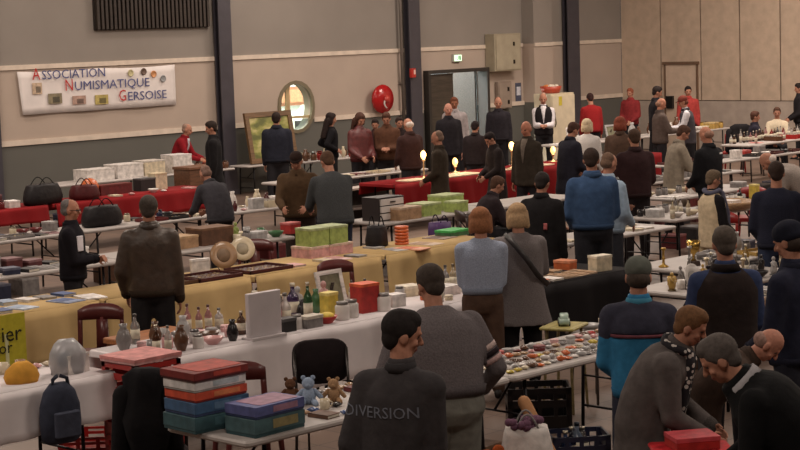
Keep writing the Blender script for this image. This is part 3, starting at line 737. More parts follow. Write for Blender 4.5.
def g_bottle(loc, rz, c, label, s=1):
    h, r = rnd.uniform(.17, .27) * s, rnd.uniform(.026, .038) * s; t = _t('bottle', 'bottle', loc, rz, label)
    MB().lathe([(r * .9, 0), (r, .008), (r, h * .58), (r * .85, h * .66), (r * .36, h * .78), (r * .34, h * .93)], 14).build('glass_body', mat(COL[c], 'glass', .12), t)
    MB().lathe([(r * .42, h * .91), (r * .42, h), (0, h)], 10).build('cap', mat(dk(COL[c], .5) if sum(COL[c]) > 400 else (200, 190, 170), 'metal'), t)
    MB().lathe([(r * 1.02, h * .2), (r * 1.02, h * .5)], 14).build('paper_label', mat((214, 204, 180), 'print'), t); return t
def g_vase(loc, rz, c, label, s=1):
    h = rnd.uniform(.14, .24) * s; r = h * rnd.uniform(.22, .32)
    return _one(MB().lathe([(r * .6, 0), (r * .62, .01), (r * .95, h * .3), (r, h * .45), (r * .7, h * .72), (r * .4, h * .85), (r * .55, h), (r * .47, h), (r * .33, h * .85), (r * .5, h * .6), (0, h * .3)], 16), 'vase', 'vase', mat(COL[c], 'paint', .25), loc, rz, label)
def g_cup(loc, rz, c, label, s=1):
    r, h = .04 * s, .085 * s; t = _t('mug', 'mug', loc, rz, label)
    MB().lathe([(r * .8, 0), (r, .006), (r, h), (r * .9, h), (r * .88, .01), (0, .01)], 14).build('mug_body', mat(COL[c], 'paint', .25), t)
    MB().tube([(r * .95 + .028 * math.sin(PI * k / 8) * s, 0, h * .2 + h * .6 * k / 8) for k in range(9)], .006 * s).build('handle', mat(COL[c], 'paint', .25), t); return t
def g_bowl(loc, rz, c, label, s=1):
    r, h = .085 * s, .06 * s
    return _one(MB().lathe([(r * .45, 0), (r * .5, .008), (r * .85, h * .55), (r, h), (r * .95, h), (r * .78, h * .55), (0, .014)], 20), 'bowl', 'bowl', mat(COL[c], 'paint', .3), loc, rz, label)
def g_plate(loc, rz, c, label, s=1):
    r = .12 * s; t = _t('display_plate', 'plate', loc, rz, label); M = Matrix.Rotation(R(72), 3, 'X')
    m = MB().lathe([(r * .55, 0), (r, .016), (r, .022), (r * .56, .008), (0, .008)], 24); m.v = [M @ v + Vector((0, 0, r * .96 + .015)) for v in m.v]; m.build('plate_rim', mat(COL[c], 'paint', .25), t)
    m = MB().lathe([(r * .5, .009), (r * .48, .0125), (0, .0125)], 20); m.v = [M @ v + Vector((0, 0, r * .96 + .015)) for v in m.v]; m.build('painted_motif', mat(dk(COL[c], .75), 'print'), t)
    MB().tube([(-.06, -.05, .012), (-.05, .03, .02), (0, .07, r * 1.1), (.05, .03, .02), (.06, -.05, .012)], .006).build('plate_stand', mat((50, 40, 34), 'metal'), t); return t
def g_figurine(loc, rz, c, label, s=1):
    h = rnd.uniform(.13, .2) * s; t = _t('figurine', 'figurine', loc, rz, label)
    MB().lathe([(h * .22, 0), (h * .22, h * .07), (h * .12, h * .1)], 12).build('plinth', mat(dk(COL[c], .5), 'paint'), t)
    MB().lathe([(h * .15, h * .09), (h * .2, h * .3), (h * .12, h * .5), (h * .17, h * .66), (h * .06, h * .76), (h * .05, h * .8)], 12).ell((0, 0, h * .88), (h * .1, h * .1, h * .12)).cap((-h * .15, 0, h * .66), (-h * .12, -h * .14, h * .5), h * .05, h * .04, n=8).cap((h * .15, 0, h * .66), (h * .2, -h * .05, h * .45), h * .05, h * .04, n=8).build('statue', mat(COL[c], 'paint', .3), t); return t
def g_jar(loc, rz, c, label, s=1):
    r, h = .045 * s, .11 * s; t = _t('jar', 'jar', loc, rz, label)
    MB().lathe([(r * .9, 0), (r, .01), (r, h * .75), (r * .75, h * .86)], 14).build('jar_body', mat(COL[c], 'paint', .2), t); MB().lathe([(r * .8, h * .84), (r * .8, h), (0, h)], 14).build('lid', mat(dk(COL[c], .6), 'metal'), t); return t
def g_frame(loc, rz, c, label, s=1, w=None, h=None, pic=(120, 116, 90)):
    w = w or rnd.uniform(.16, .26) * s; h = h or rnd.uniform(.2, .3) * s; t = _t('picture_frame', 'picture', loc, rz, label); M = Matrix.Rotation(R(-14), 3, 'X'); b = .12 * min(w, h)
    def tilt(m): m.v = [M @ v for v in m.v]; return m
    tilt(MB().box((-w / 2 + b / 2, 0, h / 2), (b, .025, h)).box((w / 2 - b / 2, 0, h / 2), (b, .025, h)).box((0, 0, b / 2), (w - 2 * b, .025, b)).box((0, 0, h - b / 2), (w - 2 * b, .025, b))).build('frame', mat(COL[c], 'wood'), t)
    tilt(MB().box((0, .003, h / 2), (w - 2 * b, .01, h - 2 * b))).build('picture', mat(pic, 'print'), t)
    MB().box((0, h * .17, h * .34), (.03, .012, h * .7), rx=R(20)).build('easel_back', mat((60, 46, 36), 'wood'), t); return t
def g_tray(loc, rz, c, label, s=1, w=.36, d=.27):
    t = _t('coin_tray', 'coin tray', loc, rz, label); m = mat(COL[c], 'wood'); w *= s; d *= s
    MB().box((0, 0, .006), (w, d, .012)).box((-w / 2 + .006, 0, .022), (.012, d, .032)).box((w / 2 - .006, 0, .022), (.012, d, .032)).box((0, -d / 2 + .006, .022), (w, .012, .032)).box((0, d / 2 - .006, .022), (w, .012, .032)).build('tray', m, t)
    k = MB(); n1, n2 = max(2, int(w / .055)), max(2, int(d / .055))
    for i in range(n1):
        for j in range(n2): k.lathe([(.017, 0), (.017, .003), (0, .003)], 8, (-w / 2 + w * (i + .5) / n1, -d / 2 + d * (j + .5) / n2, .0125), mi=rnd.randint(0, 1))
    k.build('coins', [mat((170, 150, 110), 'metal', .4), mat((160, 158, 156), 'metal', .4)], t)['kind'] = 'stuff'; return t
def g_cards(loc, rz, c, label, s=1):
    w, d, h = .16 * s, .34 * s, .09 * s; t = _t('postcard_box', 'box of cards', loc, rz, label)
    MB().box((0, 0, .004), (w, d, .008)).box((-w / 2, 0, h / 2), (.006, d, h)).box((w / 2, 0, h / 2), (.006, d, h)).box((0, -d / 2, h / 2), (w, .006, h)).box((0, d / 2, h / 2), (w, .006, h)).build('open_box', mat(COL[c], 'paper'), t)
    k = MB()
    for i in range(14): k.box((rnd.uniform(-.004, .004), -d / 2 + d * (i + .7) / 15, h * .62), (w * .9, .012, h * 1.1), mi=i % 3, rx=R(-10))
    k.build('cards', [mat((206, 196, 178), 'print'), mat((166, 150, 132), 'print'), mat((188, 182, 184), 'print')], t); return t
def g_paper(loc, rz, c, label, s=1):
    w, d = rnd.uniform(.17, .24) * s, rnd.uniform(.24, .32) * s; h = rnd.uniform(.006, .016); t = _t('magazine', 'magazine', loc, rz, label)
    MB().rbox((0, 0, h / 2), (w, d, h), .003).build('pages', mat(lt(COL[c], .35), 'print'), t); MB().box((0, d * .12, h + .001), (w * .8, d * .5, .002)).build('cover_picture', mat(COL[c], 'print'), t); return t
def g_car(loc, rz, c, label, s=1):
    t = _t('toy_car', 'toy car', loc, rz, label); q = s; cc = mat(COL[c], 'paint', .25)
    def sec(y, w, z0, z1): return [Vector((-w * q, y * q, z0 * q)), Vector((w * q, y * q, z0 * q)), Vector((w * q, y * q, z1 * q)), Vector((w * .8 * q, y * q, (z1 + .006) * q)), Vector((-w * .8 * q, y * q, (z1 + .006) * q)), Vector((-w * q, y * q, z1 * q))]
    MB().loft([sec(-.1, .034, .018, .04), sec(-.085, .04, .014, .05), sec(-.03, .042, .014, .052), sec(.05, .04, .014, .05), sec(.1, .034, .016, .036)]).build('car_body', cc, t)
    MB().loft([sec(-.085, .03, .045, .055), sec(-.06, .033, .045, .085), sec(.005, .033, .045, .088), sec(.035, .03, .045, .055)]).build('cabin', cc, t)
    MB().loft([sec(-.07, .034, .058, .072), sec(.012, .0345, .058, .072)]).build('car_windows', mat((50, 60, 62), 'glass'), t)
    for sx in (-1, 1):
        for y in (-.065, .065): MB().lathe([(.019 * q, -.006 * q), (.019 * q, .006 * q)], 12, (sx * .04 * q, y * q, .019 * q), axis='X').build('wheel', mat((36, 34, 34), 'plastic'), t)
    return t
def g_packet(loc, rz, c, label, s=1):
    w, d, h = rnd.uniform(.05, .085) * s, rnd.uniform(.06, .1) * s, rnd.uniform(.025, .055) * s; m = MB(); rings = []
    for k in range(7):
        y = -d / 2 + d * k / 6; q = math.sin(PI * (k + .35) / 6.7) ** .5
        rings.append([Vector((w / 2 * math.cos(2 * PI * j / 10), y, h / 2 + h / 2 * q * math.sin(2 * PI * j / 10))) for j in range(10)])
    return _one(m.loft(rings), 'small_packet', 'packet', mat(COL[c], 'print', .25), loc, rz, label)
def g_necklace(loc, rz, c, label, s=1):
    m = MB(); n = 16
    for k in range(n):
        a = 2 * PI * k / n; m.ell((.045 * s * math.cos(a), .06 * s * math.sin(a), .011 * s), (.011 * s,) * 3, n=7, k=5)
    return _one(m, 'bead_necklace', 'necklace', mat(COL[c], 'plastic', .2), loc, rz, label)
def g_tin(loc, rz, c, label, s=1):
    r, h = rnd.uniform(.035, .055) * s, rnd.uniform(.03, .07) * s; t = _t('round_tin', 'tin', loc, rz, label)
    MB().lathe([(r * .97, 0), (r, .004), (r, h * .75), (0, h * .75)], 16).build('tin_body', mat(COL[c], 'paint', .3), t); MB().lathe([(r * 1.04, h * .68), (r * 1.04, h * .95), (r * .9, h), (0, h)], 16).build('lid', mat(lt(COL[c], .2), 'print'), t); return t
def g_candlestick(loc, rz, c, label, s=1):
    h = rnd.uniform(.18, .26) * s
    return _one(MB().lathe([(.05 * s, 0), (.052 * s, .01), (.015 * s, .03), (.012 * s, h * .4), (.022 * s, h * .45), (.012 * s, h * .5), (.012 * s, h * .85), (.028 * s, h * .92), (.022 * s, h), (0, h)], 14), 'candlestick', 'candlestick', mat(COL[c], 'metal', .3), loc, rz, label)
def g_trophy(loc, rz, c, label, s=1):
    t = _t('trophy_cup', 'trophy', loc, rz, label); m = mat(COL[c], 'metal', .25)
    MB().box((0, 0, .02 * s), (.08 * s, .08 * s, .04 * s), taper=.85).build('plinth', mat((60, 44, 36), 'wood'), t)
    MB().lathe([(.025 * s, .04 * s), (.01 * s, .06 * s), (.012 * s, .09 * s), (.05 * s, .13 * s), (.058 * s, .2 * s), (.054 * s, .2 * s), (0, .13 * s)], 16).build('cup', m, t)
    for q in (-1, 1): MB().tube([(q * (.045 + .03 * math.sin(PI * k / 6)) * s, 0, (.12 + .07 * k / 6) * s) for k in range(7)], .005 * s).build('handle', m, t)
    return t
def g_ball(loc, rz, c, label, s=1): return _one(MB().ell((0, 0, .09 * s), (.09 * s,) * 3, n=18, k=12), 'ball', 'ball', mat(COL[c], 'plastic'), loc, rz, label)
def g_bag(loc, rz, c, label, s=1, w=.26, d=.15, h=.3, name='carrier_bag', cat='bag'):
    t = _t(name, cat, loc, rz, label); m = MB(); rings = []; w *= s; d *= s; h *= s
    for k, (q, z) in enumerate(((.8, 0), (1, .06), (1.04, .35), (.95, .7), (.85, .9), (.8, 1))):
        rings.append([Vector((w / 2 * q * math.copysign(abs(math.cos(a)) ** .7, math.cos(a)) + .006 * math.sin(5 * a + k), d / 2 * q * math.copysign(abs(math.sin(a)) ** .7, math.sin(a)) + .006 * math.cos(4 * a + 2 * k), z * h)) for a in [2 * PI * j / 20 for j in range(20)]])
    m.loft(rings).build('bag_body', mat(COL[c], 'cloth', .5), t)
    for q in (-1, 1): MB().tube([(-w * .22 + w * .44 * k / 8, q * d * .3, h * .97 + .11 * s * math.sin(PI * k / 8)) for k in range(9)], .007).build('handle', mat(dk(COL[c]), 'cloth'), t)
    return t
def g_crate(loc, rz, c, label, w=.4, d=.3, h=.26, emblem=None):
    t = _t('plastic_crate', 'crate', loc, rz, label); m = mat(COL[c], 'plastic'); b = MB().box((0, 0, .01), (w, d, .02))
    for z0, z1 in ((.0, .35), (.55, .72), (.86, 1)):
        zc, zh = (z0 + z1) / 2 * h, (z1 - z0) * h
        for q in (-1, 1): b.box((q * (w / 2 - .008), 0, zc), (.016, d, zh)).box((0, q * (d / 2 - .008), zc), (w - .032, .016, zh))
    for sx in (-1, 1):
        for sy in (-1, 1): b.box((sx * (w / 2 - .02), sy * (d / 2 - .02), h / 2), (.04, .04, h))
    for k in range(3):
        for q in (-1, 1): b.box((-w / 4 + w / 4 * k, q * (d / 2 - .008), h / 2), (.03, .015, h))
    b.build('crate_shell', m, t)
    if emblem: MB().lathe([(.05, 0), (.05, .004), (.026, .005), (.024, .004)], 18, (0, -d / 2 - .003, h * .5), axis='Y').box((0, -d / 2 - .003, h * .5), (w * .6, .005, h * .34), 1).build('emblem', [mat(emblem, 'plastic'), m], t)
    return t
KIND = {'book': (g_book, (.2, .26)), 'album': (g_album, (.5, .36)), 'box': (g_box, (.25, .24)), 'bottle': (g_bottle, (.1, .1)), 'vase': (g_vase, (.16, .16)), 'mug': (g_cup, (.14, .12)), 'bowl': (g_bowl, (.2, .2)),
        'plate': (g_plate, (.26, .2)), 'figurine': (g_figurine, (.12, .12)), 'jar': (g_jar, (.12, .12)), 'frame': (g_frame, (.28, .2)), 'tray': (g_tray, (.4, .3)), 'cards': (g_cards, (.22, .38)), 'magazine': (g_paper, (.26, .34)),
        'car': (g_car, (.12, .22)), 'packet': (g_packet, (.1, .12)), 'necklace': (g_necklace, (.13, .15)), 'tin': (g_tin, (.13, .13)), 'candlestick': (g_candlestick, (.13, .13)), 'trophy': (g_trophy, (.2, .14))}
NOUN = {'album': 'open album', 'box': 'lidded box', 'plate': 'display plate', 'frame': 'standing picture', 'tray': 'coin tray', 'cards': 'box of postcards', 'car': 'toy car', 'packet': 'small packet', 'necklace': 'bead necklace', 'tin': 'round tin', 'trophy': 'trophy cup'}
KEEPOUT = []
def fill(x0, x1, y0, y1, kinds, cols, phrase, z, p=.9, s=1.0, group=None, jit=12, gap=.02):
    """lay goods out in loose rows along a table"""
    ks = list(kinds)
    PRE = [o_ for o_ in LBL if o_.get('category') not in ('table', 'tablecloth', 'person', 'chair') and o_.get('group') is None and x0 - .4 < o_.location.x < x1 + .4 and y0 - .4 < o_.location.y < y1 + .4]
    big = 0
    y = y0
    while y < y1 - .05:
        x = x0; rowd = 0
        while x < x1 - .05:
            k = rnd.choice(ks); fn, (w, d) = KIND[k]; w *= s; d *= s
            if y + d > y1 + .02:
                ks2 = [q for q in ks if KIND[q][1][1] * s + y <= y1 + .02]
                if not ks2: break
                k = rnd.choice(ks2); fn, (w, d) = KIND[k]; w *= s; d *= s
            if x + w > x1 + .01: break
            cx, cy = x + w / 2, y + d / 2
            if rnd.random() < p and not any(abs(o_.location.z - z) < .12 and abs(o_.location.x - cx) < w / 2 + .075 and abs(o_.location.y - cy) < d / 2 + .07 for o_ in PRE) and not any(a - w / 2 < cx < b + w / 2 and c_ - d / 2 < cy < e_ + d / 2 for a, b, c_, e_ in KEEPOUT):
                c = rnd.choice(cols)
                o = fn(Vector((cx, cy, z)), R(rnd.uniform(-jit, jit)), c, '%s %s on %s' % (c, NOUN.get(k, k), phrase), s)
                o['group'] = group or 'goods on ' + phrase
            x += w + rnd.uniform(.0, gap); rowd = max(rowd, d)
        y += (rowd or .2) + gap * .4
ORD = ['leftmost', 'second from the left', 'third from the left', 'fourth from the left', 'fifth from the left', 'sixth from the left', 'seventh from the left', 'eighth from the left', 'ninth from the left', 'tenth from the left'] + ['%s from the left' % w for w in ('eleventh', 'twelfth', 'thirteenth', 'fourteenth', 'fifteenth', 'sixteenth', 'seventeenth', 'eighteenth')]
def unique_labels():
    by = {}
    for o in LBL: by.setdefault(o['label'], []).append(o)
    for lb, os_ in by.items():
        if len(os_) < 2: continue
        os_.sort(key=lambda o: pix(o.location)[0])
        for i, o in enumerate(os_): o['label'] = lb + ', ' + ('leftmost of two' if len(os_) == 2 and i == 0 else 'rightmost of two' if len(os_) == 2 else 'rightmost of its kind' if i == len(os_) - 1 else ORD[min(i, 17)])
# ------------------------------------------------------------------ tables row by row
A_, B_, C_, D_, E_, F_, G_ = 8.05, 10.68, 13.6, 15.9, 18.8, 22.3, 25.2
folding_table(6.83, 9.24, A_, A_ + .78, 'white folding table in front carrying the stacked game boxes')
folding_table(9.27, 11.1, A_, A_ + .78, 'white folding table in front heaped with bagged trinkets')
folding_table(11.75, 13.5, A_, A_ + .78, 'folding table at the right, behind the person in the brown vest')
folding_table(6.2, 7.72, B_ - .1, B_ + .62, 'white-clothed table at the left edge with the hanging rucksack')
folding_table(8.2, 10.24, B_, B_ + .78, 'left half of the long white-clothed table of bottles')
folding_table(10.27, 12.3, B_, B_ + .78, 'right half of the long white-clothed table of bottles')
tablecloth(6.2, 7.72, B_ - .1, B_ + .62, .34, 'short white cloth on the table at the left edge', (226, 217, 218), seed=3)
tablecloth(8.2, 12.3, B_, B_ + .78, .46, 'long white cloth under the bottles and boxes', (228, 219, 220), seed=4)
xs = [8.0, 9.85, 11.7, 13.55, 15.4]
for i, nm in enumerate(('leftmost', 'second', 'third', 'rightmost')):
    folding_table(xs[i] + .05, xs[i + 1] - .05, C_, C_ + .8, '%s table of the ochre-clothed row' % nm)
    tablecloth(xs[i] + .05, xs[i + 1] - .05, C_, C_ + .8, .5, '%s ochre cloth of the middle table row' % nm, (198, 165, 110), seed=10 + i, side=.06)
folding_table(9.9, 11.85, D_, D_ + .75, 'grey table behind the person in the black jacket')
folding_table(11.9, 14.4, D_, D_ + .75, 'grey table with wooden boxes behind the ochre row')
folding_table(15.9, 18.1, D_, D_ + .75, 'table behind the white drawer rack and black bag')
folding_table(18.15, 19.9, D_, D_ + .75, 'table with lime green boxes before the candle table')
folding_table(11.3, 13.4, E_, E_ + .72, 'grey-edged table at the left edge, second from the wall side')
folding_table(13.45, 15.6, E_, E_ + .72, 'table behind the person in the brown leather jacket')
folding_table(15.9, 18.0, E_, E_ + .72, 'table behind the person with cap and brown jacket')
folding_table(13.0, 15.25, F_, F_ + .72, 'red-clothed table at the far left')
folding_table(15.42, 18.4, F_, F_ + .72, 'red-clothed table right of the orange ball')
RED_C = (140, 20, 24)
tablecloth(13.0, 15.25, F_, F_ + .72, .24, 'red cloth on the far left table', RED_C, seed=21)
tablecloth(15.42, 18.4, F_, F_ + .72, .34, 'red cloth on the table below the person in red', RED_C, seed=22)
folding_table(17.3, 19.3, G_, G_ + .7, 'far left table by the back wall below the banner')
folding_table(19.35, 21.4, G_, G_ + .7, 'table by the back wall before the framed painting')
folding_table(20.0, 23.36, 19.75, 20.5, 'red-clothed table carrying the left candle lamp')
folding_table(23.52, 27.0, 19.75, 20.5, 'red-clothed table carrying the right candle lamp')
tablecloth(20.0, 23.36, 19.75, 20.5, .5, 'red cloth below the left candle lamp', RED_C, seed=23)
tablecloth(23.52, 27.0, 19.75, 20.5, .55, 'red cloth below the right candle lamp', RED_C, seed=24)
folding_table(19.4, 22.7, 21.55, 22.25, 'dark table before the person in maroon leather')
folding_table(22.9, 25.2, 24.95, 25.6, 'table near the back wall by the hose reel')
folding_table(15.0, 17.4, 12.5, 13.2, 'white table under the elbow of the person in denim')
folding_table(12.7, 14.1, B_, B_ + .75, 'table with black drape right of the person in grey tunic')
tablecloth(12.7, 14.1, B_, B_ + .75, .66, 'black drape on the table right of the grey tunic', (30, 27, 29), seed=25)
folding_table(13.6, 15.7, 10.15, 10.85, 'table of silverware behind the person in blue jacket') if False else None
folding_table(14.25, 16.0, 10.1, 10.85, 'table of silverware right of the cap and blue jacket')
folding_table(13.0, 14.9, 9.2, 9.9, 'table of white crockery right of the blue jacket')
folding_table(17.9, 20.4, 12.9, 13.6, 'table with round wooden tray before the navy back')
folding_table(20.0, 22.2, 14.45, 15.1, 'grey table behind the person in fleece vest')
folding_table(21.6, 24.4, 16.2, 16.9, 'table behind the beige coat at right')
folding_table(24.6, 28.5, 17.5, 18.2, 'long grey table right of the black jacket')
folding_table(29.2, 33.0, 19.3, 19.95, 'table before the two seated people')
folding_table(28.0, 31.0, 22.9, 23.55, 'white table before the person in red jumper')
folding_table(31.2, 34.0, 22.9, 23.55, 'far table by the right wall')
# ------------------------------------------------------------------ chairs
def chat(px, py, z, Y, face, label, c, kind='plastic', group=None):
    q = aty(px, py, Y); return chair(q.x, Y, FWD - R(face) - PI / 2, label, c, kind, group)
MAR = (92, 34, 32)
chat(95, 330, .8, 12.75, 185, 'maroon plastic chair before the yellow poster', MAR)
chat(346, 285, .8, 13.05, 150, 'maroon plastic chair leaning near the middle of the ochre row', MAR)
chat(256, 220, .8, 15.25, 170, 'maroon plastic chair between the wooden boxes and person in cap', MAR)
chat(246, 385, .8, 9.5, 160, 'maroon plastic chair behind the stacked game boxes', MAR)
chat(328, 372, .8, 9.55, 165, 'black padded chair behind the front table', (38, 30, 32), 'padded')
for X, Y, f, lb in ((17.95, 12.3, 200, 'red chair right of the white table end'), (20.9, 13.75, 190, 'red chair behind the person in fleece vest')):
    chair(X, Y, FWD - R(f) - PI / 2, lb, (150, 28, 28))
q = aty(733, 122, 20.9); chair(q.x, 20.9, FWD - R(200) - PI / 2, 'red chair with a black coat over it near the right wall', (170, 30, 30))
def coat_on_chair(loc, rz, label, c, w=.5, h=.62, z0=.3):
    m = MB(); rings = []
    for k in range(9):
        t_ = k / 8; z = z0 + h * t_; q = 1 - .25 * max(0, t_ - .6) / .4 + .08 * math.sin(k * 1.7)
        rings.append([Vector((w / 2 * q * math.cos(a) + .02 * math.sin(3 * a + k), (.13 + .05 * (1 - t_)) * q * math.sin(a) + .015 * math.cos(5 * a), z)) for a in [2 * PI * j / 24 for j in range(24)]])
    rings.append([Vector((p.x * .55, p.y * .5, p.z + .05)) for p in rings[-1]])
    t = thing('draped_coat', label, 'coat', loc, rz); m.loft(rings).build('coat_body', mat(c, 'cloth'), t)
    for s in (-1, 1): MB().cap((s * w * .45, 0, z0 + h * .82), (s * w * .56, -.06, z0 + h * .25), .075, .055).build('sleeve', mat(c, 'cloth'), t)
    return t
coat_on_chair((q.x, 20.72, 0), FWD - PI / 2, 'black coat with pale lining over the red chair', (30, 27, 30), .5, .62, .35)
# black padded coat over a chair in the foreground
q = at(148, 366, 1.04)
chair(q.x, q.y, FWD - R(180) - PI / 2, 'dark chair under the black coat in the left foreground', (40, 32, 34), 'padded')
coat_on_chair((q.x - .02, q.y + .0, 0), FWD - PI / 2 - .1, 'big black coat draped over a chair in the left foreground', (19, 17, 20), .34, .74, .24)
# ------------------------------------------------------------------ foreground goods
z = TT
def on(px, py, zz=TT): return at(px, py, zz)
zz = z; bx, by = 7.0, 8.62
for (w, d, h), c, lid, art, lb in (((.43, .33, .10), 'teal', (52, 88, 96), (70, 110, 120), 'teal game box at the bottom of the tall left stack'),
                                ((.42, .32, .085), 'blue', (56, 92, 132), (84, 116, 150), 'blue game box second up in the tall left stack'),
                                ((.41, .31, .06), 'red', (206, 72, 44), (216, 120, 70), 'orange-red game box in the middle of the left stack'),
                                ((.41, .31, .065), 'white', (206, 202, 200), (170, 180, 186), 'white game box in the tall left stack'),
                                ((.43, .34, .055), 'dark red', (122, 34, 30), (180, 60, 44), 'dark red game box topping the tall left stack')):
    g_game((bx + rnd.uniform(-.008, .008), by, zz), R(rnd.uniform(-3, 3)), c, lb, (w, d, h), lid, art); zz += h + .003
zz = z
for (w, d, h), c, lid, art, lb in (((.42, .27, .11), 'teal', (66, 98, 104), (150, 138, 92), 'teal picture game box in front of the tall stack'),
                                ((.41, .28, .075), 'blue', (84, 92, 150), (160, 116, 140), 'violet-blue game box lying on the teal picture box')):
    g_game((7.13, 8.22, zz), R(2), c, lb, (w, d, h), lid, art); zz += h + .003
q = on(296, 424); g_box((q.x, q.y + .1, z), R(4), 'black', 'small black box with white lid near the front table edge', 1, (.2, .12, .06), (206, 200, 198))
KEEPOUT += [(on(296, 424).x - .12, on(296, 424).x + .12, on(296, 424).y, on(296, 424).y + .19)]
fill(7.36, 7.9, A_ + .05, A_ + .42, ['packet', 'book', 'packet', 'tin', 'packet', 'mug'], ['brown', 'cream', 'blue', 'tan', 'dark red', 'grey', 'pale blue', 'black'], 'the table corner before the soft toys', z, 1, .8, jit=35, gap=.008)
def plush(loc, c, label, s=1, rz=0):
    t = _t('plush_toy', 'soft toy', loc, rz, label); k = s
    MB().ell((0, 0, .07 * k), (.06 * k, .055 * k, .075 * k)).cap((-.04 * k, -.03 * k, .03 * k), (-.06 * k, -.09 * k, .02 * k), .025 * k, .025 * k).cap((.04 * k, -.03 * k, .03 * k), (.06 * k, -.09 * k, .02 * k), .025 * k, .025 * k).cap((-.05 * k, 0, .11 * k), (-.1 * k, -.02 * k, .06 * k), .02 * k, .02 * k).cap((.05 * k, 0, .11 * k), (.1 * k, -.02 * k, .06 * k), .02 * k, .02 * k).build('toy_body', mat(COL[c], 'knit'), t)
    MB().ell((0, -.01, .175 * k), (.052 * k, .05 * k, .05 * k)).ell((0, -.055 * k, .165 * k), (.022 * k, .02 * k, .018 * k)).ell((-.04 * k, 0, .22 * k), (.02 * k, .012 * k, .02 * k)).ell((.04 * k, 0, .22 * k), (.02 * k, .012 * k, .02 * k)).build('toy_head', mat(COL[c], 'knit'), t); return t
for px, py, c, lb, s in ((309, 404, 'pale blue', 'pale blue soft toy on the front table', .8), (291, 402, 'brown', 'small brown soft toy left of the pale blue one', .7), (334, 402, 'tan', 'tan soft toy beside the person in lettered jacket', .7)):
    q = on(px, py); plush((q.x, min(q.y, A_ + .68), z), c, lb, s, FWD - PI / 2)
KEEPOUT += [(6.8, 7.45, 8.0, 8.8)] + [(on(px, py).x - .1, on(px, py).x + .1, min(on(px, py).y, A_ + .68) - .1, min(on(px, py).y, A_ + .68) + .1) for px, py in ((309, 404), (291, 402), (334, 402))] + [(on(296, 424).x - .12, on(296, 424).x + .12, on(296, 424).y, on(296, 424).y + .2)]
fill(7.42, 8.62, A_ + .42, A_ + .76, ['packet', 'tin', 'bowl', 'packet', 'box', 'packet', 'book'], ['cream', 'brown', 'tan', 'grey', 'white', 'dark red', 'pale blue'], 'the game box table', z, .97, .9, gap=.01)
fill(7.95, 8.55, A_ + .1, A_ + .4, ['packet', 'tin', 'packet', 'book', 'packet'], ['brown', 'cream', 'blue', 'tan', 'dark red', 'grey'], 'the front edge of the toy table', z, .9, .85, jit=30, gap=.02)
fill(8.6, 9.22, A_ + .12, A_ + .76, ['packet', 'packet', 'packet', 'necklace'], ['tan', 'brown', 'grey', 'cream', 'silver', 'pink'], 'the left end by the table joint', z, .95, .95, jit=40, gap=.006)
fill(9.32, 11.05, A_ + .07, A_ + .46, ['packet', 'packet', 'packet', 'packet', 'necklace'], ['cream', 'white', 'tan', 'yellow', 'silver', 'orange', 'brown', 'grey', 'silver', 'tan'], 'the front half of the trinket table', z, 1, .78, jit=50, gap=.003)
fill(9.32, 11.05, A_ + .46, A_ + .76, ['packet', 'packet', 'packet', 'packet', 'tin'], ['red', 'dark red', 'silver', 'tan', 'orange', 'pink', 'white', 'grey', 'brown', 'silver'], 'the back half of the trinket table', z, 1, .85, jit=50, gap=.003)
# display board with pale green toy car at the back of the trinket table
q = aty(564, 325, A_ + 1.2)
t = thing('display_stool', 'small yellowish stool behind the trinket table carrying a green toy car', 'stool', (q.x, q.y, 0), .3)
MB().rbox((0, 0, q.z - .01), (.36, .3, .025), .02).build('seat', mat((168, 154, 84), 'wood'), t)
for sx in (-1, 1):
    for sy in (-1, 1): MB().cap((sx * .12, sy * .1, q.z - .03), (sx * .16, sy * .13, .012), .014, .012, n=8).build('leg', mat((120, 104, 64), 'wood'), t)
COL['mint'] = (158, 182, 166)
g_car((q.x, q.y, q.z + .003), .3 + R(-65), 'mint', 'pale green toy van on the small yellowish stool', 1.05)
_g = COL['lime']; COL['mint'] = (158, 182, 166)
q2 = aty(596, 330, A_ + 1.25); t = thing('display_stool', 'dark stool with crockery beside the blue jacket', 'stool', (q2.x, q2.y, 0), 0)
MB().rbox((0, 0, q2.z - .01), (.4, .36, .025), .02).build('seat', mat((90, 78, 66), 'wood'), t)
for sx in (-1, 1):
    for sy in (-1, 1): MB().cap((sx * .15, sy * .12, q2.z - .03), (sx * .17, sy * .14, .012), .014, .012, n=8).build('leg', mat((60, 50, 44), 'wood'), t)
g_bowl((q2.x - .08, q2.y, q2.z + .003), 0, 'silver', 'silver bowl on the dark stool beside the blue jacket'); g_cup((q2.x + .1, q2.y, q2.z + .003), 1, 'cream', 'cream mug on the dark stool beside the blue jacket')
# on the floor in front and under the front tables
q = at(307, 448, .1); g_bag((q.x, 8.42, 0), .2, 'maroon', 'glossy maroon bag on the floor under the game box table', 1.0, .36, .26, .28)
g_box((q.x + .58, 8.46, 0), .1, 'brown', 'brown carton under the front table right of the maroon bag', 1, (.2, .2, .2), (120, 86, 60))
g_box((q.x - .42, 8.5, 0), 0, 'dark red', 'dark red carton under the game boxes', 1, (.3, .3, .3))
def colX(px, Y, z):
    a, b = 0, 60
    for _ in range(50):
        m = (a + b) / 2
        if pix((m, Y, z))[0] < px: a = m
        else: b = m
    return a
q = Vector((colX(527, 7.68, .4), 7.68, 0)); g_bag((q.x, q.y, 0), FWD - PI / 2, 'white', 'white carrier bag stuffed with purple things on the floor', 1.0, .36, .24, .5)
pm = MB()
for k in range(22): pm.ell((q.x + rnd.uniform(-.13, .13), q.y + rnd.uniform(-.07, .07), .52 + rnd.uniform(-.02, .03)), (.03, .03, .028), n=7, k=5)
tag(pm.build('yarn_bundle', mat((112, 76, 98), 'knit')), 'purple woolly bundle filling the white carrier bag', 'yarn')
